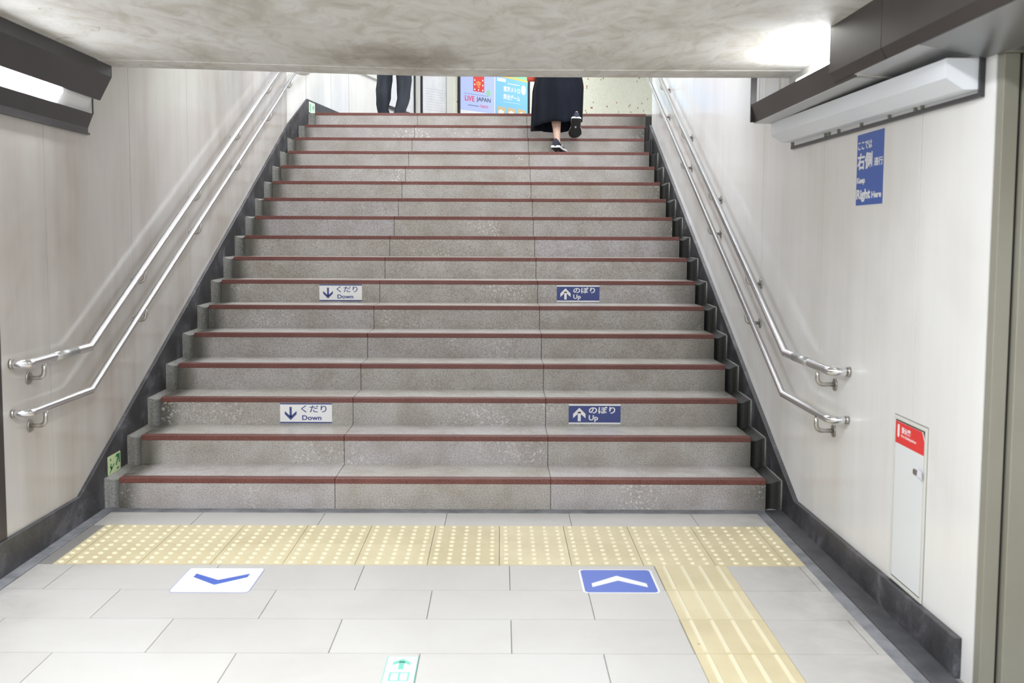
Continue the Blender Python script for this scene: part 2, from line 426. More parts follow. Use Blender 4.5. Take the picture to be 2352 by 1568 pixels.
def build_upper_floor():
    b = MB()
    y = 5.341
    b.box(-2.2, 8, 5.375, 20, ZTOP-0.2, ZTOP-0.002, 1)
    j = 0
    while y < 17:
        x = -2.2+(0.3 if j % 2 else 0)
        while x < 7.9:
            b.box(x+.002, x+.598, max(y, 5.376)+.002, y+.298, ZTOP-0.01, ZTOP, 0, random.random()); x += 0.6
        y += 0.3; j += 1
    o = b.build('floor', [M['tile'], M['grout']]); struct(o, 'upper landing floor beyond the top step')
build_upper_floor()

# ---- tactile paving
def tactile():
    b = MB(); s_ = MB()
    X0 = -0.2218
    for i in range(-6, 7):
        for j in range(2):
            x0, x1 = max(X0+0.3*i, -1.775), min(X0+0.3*(i+1), 1.352)
            if x1-x0 < 0.03: continue
            y0 = -0.90+0.3*j
            b.box(x0+.0013, x1-.0013, y0+.0008, y0+.2992, -0.006, 0.001, 0, random.random())
            for a in range(5):
                for c in range(5):
                    cx, cy = X0+0.3*i+0.03+0.06*a, y0+0.03+0.06*c
                    if cx < x0+.012 or cx > x1-.012: continue
                    vs_ = []; sg = 10
                    for rr, zz in ((0.0125, 0.001), (0.0105, 0.0045), (0.0075, 0.006)):
                        vs_ += [(cx+rr*math.cos(2*PI*k/sg), cy+rr*math.sin(2*PI*k/sg), zz) for k in range(sg)]
                    fs = [(q*sg+k, q*sg+(k+1) % sg, (q+1)*sg+(k+1) % sg, (q+1)*sg+k) for q in range(2) for k in range(sg)]
                    fs.append(list(range(2*sg, 3*sg)))
                    b.add(vs_, fs, 1)
    t = thing('tactile_warning_strip', 'yellow dotted tactile paving strip laid across the floor before the first step', 'tactile paving', (-0.2, -0.6, 0))
    for o in (b.build('dotted_paving', [M['yellow'], M['stud']], t),):
        o.location = (0.2, 0.6, 0)
    t = thing('tactile_guide_strip', 'yellow ribbed tactile guide strip running from the dotted strip toward the viewer', 'tactile paving', (0.871, -1.4, 0))
    b = MB(); s_ = MB()
    y = -0.9
    while y > -5:
        b.box(0.7225, 1.0195, y-.3085, y-.0015, -0.006, 0.001, 0, random.random())
        for k in range(4):
            cx = 0.723+0.037+0.0743*k
            for (w_, z0, z1) in ((0.017, 0.001, 0.0055),):
                b.prism([(cx-w_/2, z0), (cx+w_/2, z0), (cx+w_/2-.004, z1), (cx-w_/2+.004, z1)], y-.298, y-.012, 1, 0.5, ax='y')
        y -= 0.31
    for o in (b.build('ribbed_paving', [M['yellow'], M['stud']], t),):
        o.location = (-0.871, 1.4, 0)
tactile()

# ---- stairs
def build_stairs():
    st = thing('staircase', 'wide grey terrazzo staircase of seventeen steps with dark red nosings', 'staircase', (0, 0, 0))
    jl, jr = -0.7431, 0.3345
    xl = {16: -1.79, 17: -1.749}; xr = {15: 1.409, 16: 1.455, 17: 1.51}
    for n in range(1, N+1):
        z1 = zt(n); z0 = z1-(H1 if n == 1 else H)-0.04 if n > 1 else 0.0
        y0 = yr(n); y1 = y0+D+0.04
        x0, x1 = xl.get(n, XSL), xr.get(n, XSR)
        b = MB(); nb = MB()
        j1 = jl+random.uniform(-.002, .002); j2 = jr+random.uniform(-.002, .002)
        segs = [(x0, j1), (j1, j2), (j2, x1)]
        b.box(x0, x1, y0+0.012, y1, z0, z1-0.004, 1, 0.5)
        for (a, c) in segs:
            t_ = random.random()
            g_ = 0.0018
            # riser slab and tread slab, leaving the corner for the nosing
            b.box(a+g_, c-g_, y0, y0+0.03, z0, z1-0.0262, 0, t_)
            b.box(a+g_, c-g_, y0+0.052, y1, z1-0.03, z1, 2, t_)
            nb.box(a+g_*0.6, c-g_*0.6, y0-0.002, y0+0.052, z1-0.026, z1+0.0005, 0, t_)
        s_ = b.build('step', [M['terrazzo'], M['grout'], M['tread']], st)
        no = nb.build('nosing', M['nosing'], s_, 0.0022, 2); no['label'] = 'dark red stone nosing'
    # concave gutter channels that follow the steps at both ends
    def channel(xa, xb, mat, drop, rec, n0, n1, name, lab):
        b = MB(); K = 9
        prof = []
        for k in range(K):
            u = k/(K-1); X = xa+(xb-xa)*u
            o = rec*math.sin(PI*min(1, u*1.12))**0.8 if u < 0.88 else 0.0
            d_ = drop*(1-u) + (rec*0.45*math.sin(PI*min(1, u*1.12)) if u < 0.88 else 0)
            pts = []
            for n in range(n0, n1+1):
                base = 0.0 if n == 1 else zt(n-1)
                bd = 0 if n == 1 else d_
                pts.append((X, yr(n)+0.001+o, base-bd)); pts.append((X, yr(n)+0.001+o, zt(n)-d_-0.004))
            pts.append((X, yr(n1)+D, zt(n1)-d_-0.004))
            prof.append(pts)
        m_ = len(prof[0]); vs_ = [p for q_ in prof for p in q_]
        fs = [(k*m_+i, k*m_+i+1, (k+1)*m_+i+1, (k+1)*m_+i) for k in range(K-1) for i in range(m_-1)]
        b.add(vs_, fs, 0, smooth=False)
        o = b.build(name, mat, st); o['label'] = lab
    channel(XSL+.001, -1.893, M['gutter_stone'], 0.004, 0.028, 1, 15, 'side_gutter', 'concave grey gutter following the steps along the left wall')
    channel(XSR-.001, 1.482, M['gutter_dark'], 0.016, 0.028, 1, 17, 'side_gutter', 'dirty dark gutter following the steps along the right wall')
    b = MB()
    for n in (15, 16, 17): b.box(xr[n]-.01, 1.505 if n < 16 else 1.62, yr(n)+.012, yr(n)+D+.03, zt(n)-.2, zt(n)-.022)
    o = b.build('side_gutter', M['gutter_dark'], st); o['label'] = 'dirty dark gutter block beside the top three steps'
    b = MB()
    for n in (16, 17): b.box(-1.855 if n == 16 else -1.83, xl[n]+.005, yr(n)+.01, yr(n)+D+.03, zt(n)-.2, zt(n)-.01)
    o = b.build('side_gutter', M['gutter_stone'], st); o['label'] = 'grey infill left of the top two steps'
    # thin bright lip where the right gutter meets the skirting
    b = MB(); pts = []
    for n in range(1, 15):
        pts += [(1.487, yr(n)-.004, (0 if n == 1 else zt(n-1)-.004)+.002), (1.487, yr(n)-.004, zt(n)-.006)]
    for i in range(len(pts)-1): b.tube([pts[i], pts[i+1]], 0.0055, 6)
    b.build('gutter_lip', M['gutter_stone'], st)
build_stairs()

# ---- walls
def wall_panels(name, X, out, ys, top, seam_mat, mat, label, zbot=-0.1):
    """panels of a side wall at x=X between the given y's with open 3 mm joints"""
    b = MB(); s_ = 1 if out > X else -1
    b.box(min(X+s_*0.006, out), max(X+s_*0.006, out), ys[0], ys[-1], zbot, top, 1)
    for i in range(len(ys)-1):
        b.box(min(X, X+s_*0.01), max(X, X+s_*0.01), ys[i]+(.002 if i else 0), ys[i+1]-(.002 if i < len(ys)-2 else 0), zbot, top, 0)
    return struct(b.build(name, [mat, seam_mat]), label)
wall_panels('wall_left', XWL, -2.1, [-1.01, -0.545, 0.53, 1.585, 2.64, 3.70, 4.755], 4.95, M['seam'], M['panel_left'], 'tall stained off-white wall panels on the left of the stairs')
wall_panels('wall_right', XWR, 1.72, [-2.085, -1.56, -0.475, 0.605, 1.68, 2.76, 3.84, 4.93], 4.95, M['seam'], M['panel'], 'tall white wall panels on the right of the stairs')
def path_wall(name, path, z0, z1, th, mat, label, uv=False, zf=None):
    """wall following a plan path (list of xy), thickness th to the left side of the path; zf gives a per-point top"""
    b = MB(); vs_ = []; n = len(path); uvs = []; L = 0
    nrm = []
    for i in range(n):
        d_ = Vector(path[min(i+1, n-1)])-Vector(path[max(i-1, 0)]); d_.normalize(); nrm.append(Vector((-d_.y, d_.x)))
    for i, p in enumerate(path):
        if i: L += (Vector(path[i])-Vector(path[i-1])).length
        q_ = Vector(p)+nrm[i]*th; zz0 = z0[i] if isinstance(z0, (list, tuple)) else z0; zz1 = z1[i] if isinstance(z1, (list, tuple)) else z1
        vs_ += [(p[0], p[1], zz0), (p[0], p[1], zz1), (q_.x, q_.y, zz1), (q_.x, q_.y, zz0)]
        uvs.append(L)
    fs = []
    for i in range(n-1):
        for k in range(4): fs.append((i*4+k, i*4+(k+1) % 4, (i+1)*4+(k+1) % 4, (i+1)*4+k))
    fs += [(0, 1, 2, 3), tuple((n-1)*4+k for k in range(4))]
    b.add(vs_, fs); o = b.build(name, mat); me = o.data
    if uv:
        ul = me.uv_layers.new(name='UVMap')
        for p in me.polygons:
            for li in p.loop_indices:
                vi = me.loops[li].vertex_index; ul.data[li].uv = (uvs[vi//4], me.vertices[vi].co.z)
    if label: struct(o, label)
    return o
P0, P1, P2, P3, P4 = (-1.91, 4.755), (-1.837, 5.33), (-1.64, 6.9), (-1.07, 9.24), (-0.62, 9.75)
def lerp(a, b, t): return (a[0]+(b[0]-a[0])*t, a[1]+(b[1]-a[1])*t)
path_wall('wall_left', [P0, P1, P2, P3, P4], 2.2, 5.0, 0.15, M['panel'], 'white panelled wall bending right beside the upper landing')
P5 = (-0.62+0.88*9, 18.75)
path_wall('wall_back', [P4, P5], 2.4, 5.0, 0.2, M['mosaic'], 'cream mosaic-tiled wall running off to the right behind the landing', uv=True)
# joints of the landing wall
b = MB()
for P, Q, t in ((P1, P2, 0.0), (P1, P2, 0.55), (P2, P3, 0.0), (P2, P3, 1.0), (P3, P4, 0.95)):
    p = lerp(P, Q, t); d_ = (Vector(Q)-Vector(P)).normalized()
    nx, ny = d_.y, -d_.x
    b.prism([(p[0], p[1]), (p[0]+d_.x*.007, p[1]+d_.y*.007), (p[0]+d_.x*.007+nx*.001, p[1]+d_.y*.007+ny*.001), (p[0]+nx*.001, p[1]+ny*.001)], 2.56, 4.95)
struct(b.build('trim_1', M['seam']), 'thin dark joints in the landing wall')
# cream corner post between landing wall and mosaic wall
p = lerp(P3, P4, 0.93)
struct(MB().box(p[0]-.02, p[0]+.06, p[1]-.07, p[1]+.05, ZTOP, 5.0).build('trim_2', M['frame_white']), 'cream corner post at the left end of the mosaic wall')
p = P3
struct(MB().box(p[0]-.03, p[0]+.035, p[1]-.07, p[1]+.03, ZTOP, 5.0).build('trim_3', M['frame_white']), 'cream post between the map frame and the notice board')

# ---- skirtings
def skirt(name, prof, xa, xb, label):
    return struct(MB().prism(prof, xa, xb, ax='x').build(name, M['granite'], None, 0.0015, 1), label)
kl = -0.30; kr = -0.215
skirt('baseboard_left', [(-3.2, 0.0), (0.0, 0.0), (0.15, 0.0), (4.755, 2.20), (4.755, 2.403), (kl, 0.133), (-3.2, 0.165)], -1.935, -1.893, 'dark granite skirting rising along the left wall beside the steps')
skirt('baseboard_right', [(-2.01, 0.0), (0.15, 0.0), (4.93, 2.20), (4.93, 2.42), (kr, 0.102), (-2.01, 0.126)], 1.488, 1.53, 'dark granite skirting rising along the right wall beside the steps')
def off(p, q_, d_):
    v = (Vector(q_)-Vector(p)).normalized(); return Vector((v.y, -v.x))*d_
o1 = off(P0, P1, 0.016)
path_wall('baseboard_left', [(P0[0]+o1.x, P0[1]+o1.y), (P1[0]+o1.x, P1[1]+o1.y), (P2[0]+.016, P2[1]), (P3[0]+.014, P3[1]-.004), (P4[0]+.01, P4[1]-.012)], [2.1, 2.3, 2.5, 2.5, 2.5], [2.403, 2.703, 2.703, 2.70, 2.70], 0.03, M['granite'], 'grey granite skirting around the corner of the upper landing')
# right gutter / drain strips on the floor
struct(MB().box(1.405, 1.49, -2.6, 0.0, -0.02, 0.003).build('trim_4', M['drain'], None, 0.002, 1), 'dark drain cover along the foot of the right wall')
struct(MB().box(1.351, 1.398, -2.6, 0.0, -0.02, 0.0012).build('trim_5', M['drain_edge']), 'dirty grey-blue floor edge beside the right drain')
struct(MB().box(-1.895, -1.84, -3.2, 0.0, -0.02, 0.003).build('trim_6', M['drain_edge'], None, 0.004, 2), 'dark floor edge along the foot of the left wall')
struct(MB().box(-1.84, 1.351, -0.074, 0.0, -0.02, 0.002).build('trim_7', M['drain_edge'], None, 0.004, 2), 'dark grout band across the foot of the first riser')

# ---- bulkhead / soffit
def build_bulkhead():
    prof = [(-2.3, 2.18), (-1.8, 2.168), (-1.4, 2.160), (-1.0, 2.149), (-0.6, 2.139), (-0.24, 2.131), (0.3, 2.129), (0.9, 2.129), (1.9, 2.131)]
    b = MB(); ys = [-2.3, -1.6, -0.9, -0.232, -0.228, -0.02, -0.004, 0.0]
    K = len(ys)+2; n = len(prof); vs_ = []
    for (x, z) in prof:
        for y in ys:
            lip = 0.003 if y > -0.23 else 0.0
            up_ = 0.0 if y < -0.019 else (0.002 if y < -0.002 else 0.008)
            vs_.append((x, y, z-lip+up_))
        vs_ += [(x, 0.0, 2.75), (x, -2.3, 2.75)]
    fs = [(i*K+k, i*K+(k+1) % K, (i+1)*K+(k+1) % K, (i+1)*K+k) for i in range(n-1) for k in range(K)]
    fs += [tuple(range(K)), tuple((n-1)*K+k for k in range(K))]
    b.add(vs_, fs)
    # patch of plaster bulging at the lip
    cx, cy, cz = -0.875, -0.02, 2.142; sg, rg = 12, 6; vs_ = []
    for i in range(rg+1):
        for j in range(sg):
            a, t = 2*PI*j/sg, PI*i/rg
            vs_.append((cx+.035*math.sin(t)*math.cos(a), cy+.03*math.sin(t)*math.sin(a), cz+.012*math.cos(t)))
    b.add(vs_, [(i*sg+j, i*sg+(j+1) % sg, (i+1)*sg+(j+1) % sg, (i+1)*sg+j) for i in range(rg) for j in range(sg)], smooth=True)
    struct(b.build('ceiling', M['soffit']), 'low stained plaster soffit hanging over the foot of the stairs')
build_bulkhead()
# sloped ceiling over the stairs and the landing ceiling
b = MB(); b.prism([(0.001, 2.3), (0.25, 2.35), (5.3, 4.9), (20, 4.9), (20, 5.05), (5.2, 5.05), (0.001, 2.55)], -2.4, 9, ax='x')
struct(b.build('ceiling', M['white_ceiling']), 'white ceiling sloping up above the stairs')
# hall behind the camera
b = MB(); b.box(-6, 6, -10, -2.3, 2.72, 2.85)
struct(b.build('ceiling', M['white_ceiling']), 'white ceiling of the lower hall')
b = MB(); b.box(-6, 6, -10.1, -10, -0.1, 2.8); struct(b.build('wall_back', M['panel']), 'far wall of the lower hall')
b = MB(); b.box(-6.1, -6, -10, -1.0, -0.1, 2.8); struct(b.build('wall_left', M['panel']), 'side wall of the lower hall on the left')
b = MB(); b.box(6, 6.1, -10, -2.0, -0.1, 2.8); struct(b.build('wall_right', M['panel']), 'side wall of the lower hall on the right')
b = MB(); b.box(8, 8.1, 4.5, 20, 2.4, 5); struct(b.build('wall_right', M['panel']), 'end wall of the upper landing')
b = MB(); b.box(1.72, 8, 4.75, 4.93, 2.4, 5); struct(b.build('wall_right', M['panel']), 'return wall beside the head of the stairs')
# dark pillar closing the left wall toward the viewer
b = MB(); b.box(-2.6, -1.903, -3.2, -1.0135, 0.0, 2.2); struct(b.build('wall_left', M['brown']), 'dark brown wall section at the left edge nearest the viewer')
# beige metal wall facing the viewer on the right, with its narrow upright
struct(MB().box(1.512, 1.5565, -2.13, -2.088, 0.0, 1.885).build('trim_8', M['beige'], None, 0.0015, 1), 'narrow beige metal upright at the near end of the right wall')
struct(MB().box(1.5565, 1.566, -2.12, -2.09, 0.0, 1.885).build('trim_9', M['black']), 'thin black joint beside the beige upright')
def door():
    d_ = MB().box(1.566, 2.47, -2.155, -2.115, 0.0, 1.885).build('door_1', M['beige'], None, 0.002, 1)
    struct(d_, 'beige painted metal door at the right edge of the view')
    lx = Matrix(); e = bpy.data.objects.new('door_plate', None)
    pl = MB().box(1.597, 1.68, -2.158, -2.155, 0.955, 1.077).build('door_plate', M['beige_grey'], d_)
    pl['label'] = 'small grey plate on the beige door'
    def dt(body, x, z, h_, w_, nm='lettering'):
        t = text(nm, body, 0.05, M['beige_grey'], d_, 0, 0, 0, hgt=h_, width=w_)
        t.matrix_local = basis((x, -2.1556, z), *AX['front'])
    dt('HS', 1.577, 1.313, 0.026, 0.05); dt('R', 1.582, 1.700, 0.018, 0.014)
door()
b = MB(); b.box(2.47, 6, -2.13, -2.09, 0.0, 2.75); b.box(1.72, 2.47, -2.085, -2.05, 0, 2.75); struct(b.build('wall_right', M['beige']), 'beige wall beyond the door')

# ================================================================== LIGHT FITTINGS
def area(name, parent, loc, sx, sy, power, rot=(0,0,0), col=(0.93, 0.965, 1.0)):
    l = bpy.data.lights.new(name, 'AREA'); l.shape = 'RECTANGLE'; l.size = sx; l.size_y = sy; l.energy = power; l.color = col
    o = bpy.data.objects.new(name, l); COL.objects.link(o); o.location = loc; o.rotation_euler = rot
    if parent: o.parent = parent
    return o
def right_cove():
    t = thing('cove_light', 'brown metal light trough hung along the right wall, brightly glowing above its lip', 'light fitting', (1.4, -0.6, 2.0))
    T = Matrix.Translation((-1.4, 0.6, -2.0))
    def put(b, nm, m_, bev=0.0, lab=None):
        o = b.build(nm, m_, t, bev, 1); o.location = (-1.4, 0.6, -2.0)
        if lab: o['label'] = lab
        return o
    yf, yn = 0.03, -1.45
    # open trough: slanted fascia, bottom, back
    b = MB(); b.prism([(1.2955, 2.003), (1.3145, 1.917), (1.3175, 1.917), (1.3175, 1.920), (1.2985, 2.004)], yn, yf, ax='y'); put(b, 'fascia', M['brown'])
    b = MB(); b.box(1.3145, 1.50, yn, yf, 1.9135, 1.9175); put(b, 'bottom_panel', M['steel_panel'], lab='satin grey underside')
    b = MB(); b.box(1.296, 1.323, 0.018, 0.034, 1.92, 2.30); b.box(1.338, 1.352, 0.022, 0.036, 1.92, 2.30, 1); put(b, 'end_bracket', [M['darkmetal'], M['reflector']], lab='dark upright bracket at the far end')
    b = MB(); b.box(1.470, 1.500, -3.0, -0.012, 1.92, 2.129); b.box(1.462, 1.470, -3.0, -0.262, 1.92, 2.129); b.box(1.43, 1.445, -0.016, 0.02, 1.93, 2.13); put(b, 'back_plate', M['frame_white'])
    # closed casing nearer the viewer
    b = MB(); b.prism([(1.288, 2.131), (1.288, 1.962), (1.3065, 1.929), (1.3115, 1.929), (1.293, 1.964), (1.293, 2.131)], -1.757, -1.23, ax='y')
    b.prism([(1.288, 2.131), (1.288, 1.962), (1.3065, 1.929), (1.3115, 1.929), (1.293, 1.964), (1.293, 2.131)], -3.2, -1.763, ax='y')
    put(b, 'casing', M['brown'])
    b = MB(); b.prism([(1.3095, 1.9245), (1.50, 1.914), (1.50, 1.918), (1.3095, 1.9285)], -2.02, -1.45, ax='y'); put(b, 'casing_underside', M['steel_panel'])
    tb = MB().tube([(1.385, -1.75, 2.035), (1.385, -0.50, 2.035)], 0.019, 16); put(tb, 'tube_lamp', M['tube'], lab='glowing white tube')
    b = MB(); b.box(1.36, 1.46, -1.9, -0.45, 1.99, 2.008); put(b, 'reflector', M['reflector'])
right_cove()
def right_box():
    t = thing('cable_trunking', 'pale blue-white boxed trunking fixed along the right wall under the brown light trough', 'trunking', (1.45, -1.0, 1.86))
    def put(b, nm, m_, bev=0.0, lab=None):
        o = b.build(nm, m_, t, bev, 1); o.location = (-1.45, 1.0, -1.86)
        if lab: o['label'] = lab
    def sec(y):
        k = (y-0.03)*0.0125
        return [(1.398, 1.916+k), (1.398, 1.858+k), (1.451, 1.822+k*.9), (1.505, 1.822+k*.9), (1.505, 1.916+k)]
    for y0, y1 in ((-0.415, 0.03), (-1.275, -0.4165), (-2.005, -1.2765)):
        b = MB(); A, B_ = sec(y0), sec(y1); n = 5
        vs_ = [(x, y0, z) for x, z in A]+[(x, y1, z) for x, z in B_]
        b.add(vs_, [tuple(range(n)), tuple(range(n, 2*n))]+[(i, (i+1) % n, n+(i+1) % n, n+i) for i in range(n)])
        put(b, 'cover', M['white_box'])
    b = MB(); b.prism([(-2.015, 1.777), (0.03, 1.790), (0.03, 1.803), (-2.015, 1.790)], 1.497, 1.509, ax='x')
    b.box(1.494, 1.509, -2.017, -2.004, 1.777, 1.90); b.box(1.498, 1.509, 0.022, 0.032, 1.79, 1.83)
    put(b, 'wall_rail', M['darkmetal'], lab='thin dark wall rail')
    b = MB(); b.prism([(-2.0, 1.7895), (0.02, 1.8025), (0.02, 1.822), (-2.0, 1.809)], 1.504, 1.5085, ax='x'); put(b, 'white_strip', M['white'])
    for y in (0.0, -0.52, -0.57, -0.70, -0.98, -1.28, -1.52, -1.58): put(MB().box(1.492, 1.505, y-.006, y+.002, 1.80+(y*.006), 1.824+(y*.0115)), 'clip', M['beige_grey'])
right_box()
# metal header over the door at the right, nearer than the trunking
struct(MB().prism([(1.3095, 1.926), (1.508, 1.888), (1.508, 1.90), (1.3095, 1.938)], -3.4, -2.02, ax='y').box(1.508, 3.2, -3.4, -2.16, 1.886, 1.90).build('ceiling', M['header'], None, 0.001, 1), 'dark satin metal ceiling panel over the door at the right')
struct(MB().box(1.511, 3.2, -2.16, -2.082, 1.886, 2.13).build('trim_10', M['beige']), 'header above the beige door')
def left_cove():
    t = thing('cove_light', 'black metal strip light along the left wall with its white tube showing', 'light fitting', (-1.87, -0.8, 1.98))
    def put(b, nm, m_, bev=0.0, lab=None):
        o = b.build(nm, m_, t, bev, 1); o.location = (1.87, 0.8, -1.98)
        if lab: o['label'] = lab
    yf, yn = -0.05, -3.1
    b = MB(); b.prism([(-1.785, 2.172), (-1.785, 2.112), (-1.843, 2.003), (-1.850, 2.003), (-1.795, 2.112), (-1.795, 2.172)], yn, yf, ax='y')
    b.prism([(-1.905, 2.172), (-1.905, 2.10), (-1.785, 2.115), (-1.785, 2.172)], yf-.006, yf, ax='y')
    put(b, 'upper_cover', M['darkmetal'])
    b = MB(); b.prism([(-1.878, 1.938), (-1.905, 1.872), (-1.909, 1.872), (-1.909, 1.940)], yn, yf, ax='y'); put(b, 'lower_cover', M['darkmetal'])
    b = MB(); b.box(-1.909, -1.895, yn, yf-.003, 1.838, 1.848); b.box(-1.909, -1.905, yn, yf, 1.845, 1.875); put(b, 'wall_rail', M['darkmetal'])
    b = MB(); b.box(-1.882, -1.876, yf-.006, yf, 1.937, 2.02); put(b, 'end_rod', M['darkmetal'])
    b = MB(); b.prism([(-1.909, 1.942), (-1.905, 1.942), (-1.865, 2.05), (-1.869, 2.05)], yn, yf-.008, ax='y'); put(b, 'reflector', M['reflector'])
    tb = MB().tube([(-1.872, yn+.1, 1.992), (-1.872, -0.46, 1.992), (-1.872, -0.445, 1.992)], 0.019, 16, radii=[.019, .019, .008]); put(tb, 'tube_lamp', M['tube'], lab='glowing white tube')
left_cove()
def ceiling_lamp(loc, rot, power, label, group, ln=1.2):
    t = thing('ceiling_light', label, 'ceiling light', loc, None, group); t.rotation_euler = rot
    MB().box(-.12, .12, -ln/2, ln/2, -.045, 0).build('housing', M['frame_white'], t, .004)
    MB().box(-.10, .10, -ln/2+.03, ln/2-.03, -.052, -.045).build('diffuser', M['diffuser'], t)
    area('lamp', t, (0, 0, -.056), .2, ln-.06, power)
sl = math.atan2(4.9-2.35, 5.3-0.25)
def stair_ceil(y): return 2.35+(y-0.25)*(4.9-2.35)/5.05
for x in (-1.1, 0.9):
    for y in (1.3, 3.1, 4.9):
        ceiling_lamp((x, y, stair_ceil(y)), (sl, 0, 0), LIGHT_STAIR*{1.3: .45, 3.1: .8, 4.9: 1.25}[y], 'fluorescent fitting on the sloping ceiling over the stairs, out of sight above the soffit', 'stairwell ceiling lights')
for x, y in ((0.3, 6.8), (2.6, 7.5), (1.6, 10.5), (4.2, 12.0)):
    ceiling_lamp((x, y, 4.9), (0, 0, 0), LIGHT_LANDING, 'fluorescent fitting on the landing ceiling, out of sight above the soffit', 'landing ceiling lights')
for x in (-1.7, 0.0, 1.7):
    for y in (-3.3, -5.6, -7.8):
        ceiling_lamp((x, y, 2.72), (0, 0, 0), LIGHT_HALL, 'fluorescent fitting on the lower hall ceiling behind the viewer', 'hall ceiling lights')

# ================================================================== HANDRAILS
def fillet(pts, r, seg=6):
    out = [Vector(pts[0])]
    for i in range(1, len(pts)-1):
        p, a, b_ = Vector(pts[i]), Vector(pts[i-1]), Vector(pts[i+1])
        da, db = (a-p).normalized(), (b_-p).normalized()
        A, B_ = p+da*r, p+db*r
        for k in range(seg+1):
            u = k/seg; out.append(A*(1-u)**2+p*2*u*(1-u)+B_*u*u)
    out.append(Vector(pts[-1])); return out
def handrail(side, level, label):
    s_ = -1 if side == 'left' else 1
    XW = XWL if s_ < 0 else XWR
    if side == 'left': xr_, yk, zk, yend = -1.842, -0.262, (0.836 if level else 0.633), -0.925
    else: xr_, yk, zk, yend = 1.432, (-0.205 if level else -0.18), (0.814 if level else 0.614), -0.90
    r = 0.0185 if level else 0.0155
    slope = {('left', 1): 0.4485, ('left', 0): 0.443, ('right', 1): 0.4605, ('right', 0): 0.456}[(side, level)]
    t = thing('handrail', label, 'handrail', (xr_, yk, zk))
    def loc(p): return (p[0]-xr_, p[1]-yk, p[2]-zk)
    ye = 4.72
    main = [(XW-s_*0.012, yend, zk), (xr_, yend, zk), (xr_, yk, zk), (xr_, ye, zk+(ye-yk)*slope)]
    if side == 'left': main.append((xr_+0.09, 5.4, zk+(5.4-yk)*slope))
    head = fillet(main[:3], 0.045, 7)
    pts = head[:-1] + [Vector(p) for p in main[2:]]
    MB().tube([loc(p) for p in pts], r, 20).build('rail', M['steel'], t)
    MB().tube([loc((XW-s_*0.001, yend, zk)), loc((XW-s_*0.013, yend, zk))], r*1.12, 20).build('end_cap', M['steel_dull'], t)
    if level:
        y0, y1 = (-0.66, -0.42) if side == 'left' else (-0.60, -0.36)
        o = MB().tube([loc((xr_, y0, zk)), loc((xr_, y1, zk))], r+.0012, 20).build('braille_sleeve', M['steel_worn'], t); o['label'] = 'worn grey braille sleeve'
    first = None
    ys = [-0.765 if side == 'left' else -0.72] + ([0.52, 1.59, 2.66, 3.73, 4.62] if side == 'left' else [0.60, 1.68, 2.76, 3.85])
    for y in ys:
        zr = zk if y < yk else zk+(y-yk)*slope
        def bl(p): return (p[0]-xr_, p[1], p[2])
        dz = 0.078 if y < yk else 0.072
        pts = fillet([(XW-s_*0.003-xr_, 0, -dz), (0, 0, -dz), (0, 0, -r*0.6)], 0.032, 7)
        br = MB().tube(pts, 0.0095, 12)
        if first is None:
            bo = br.build('bracket', M['steel_dull'], t)
            fo = MB().tube([(XW-xr_-s_*0.0005, 0, -dz), (XW-xr_-s_*0.006, 0, -dz)], 0.027, 20).build('flange', M['steel_dull'], bo); first = (bo, fo)
        else:
            bo = first[0].copy(); COL.objects.link(bo); bo.parent = t
            fo = first[1].copy(); COL.objects.link(fo); fo.parent = bo
        bo.location = (0, y-yk, zr-zk)
handrail('left', 1, 'upper thick steel handrail on the left wall with a worn braille sleeve')
handrail('left', 0, 'lower thinner steel handrail on the left wall')
handrail('right', 1, 'upper thick steel handrail on the right wall with a worn braille sleeve')
handrail('right', 0, 'lower thinner steel handrail on the right wall')

# ================================================================== SIGNS
def arrow_pts(cx, cy, w_, h_, up=True, st=0.2, d_=None):
    """block arrow with swept barbs"""
    s_ = 1 if up else -1
    shaft = MB(); sw = w_*st/2; k = w_*st*1.15
    shaft_pts = [(cx-sw, cy-s_*h_/2), (cx+sw, cy-s_*h_/2), (cx+sw, cy+s_*(h_/2-k*1.2)), (cx-sw, cy+s_*(h_/2-k*1.2))]
    top = cy+s_*h_/2; low = top-s_*w_*0.5
    chev = [(cx, top), (cx+w_/2, low), (cx+w_/2, low-s_*k*1.25), (cx, top-s_*k*1.45), (cx-w_/2, low-s_*k*1.25), (cx-w_/2, low)]
    return shaft_pts, chev
def chev_faces(b, chev, z0, z1):
    a, r1, r2, m_, l2, l1 = chev
    b.prism([a, r1, r2, m_], z0, z1); b.prism([a, m_, l2, l1], z0, z1)
def add_arrow(parent, cx, cy, w_, h_, up, mat, z, st=0.2):
    sh, ch = arrow_pts(cx, cy, w_, h_, up, st)
    b = MB(); b.prism(sh, z, z+.0006); chev_faces(b, ch, z, z+.0006)
    return b.build('arrow', mat, parent)
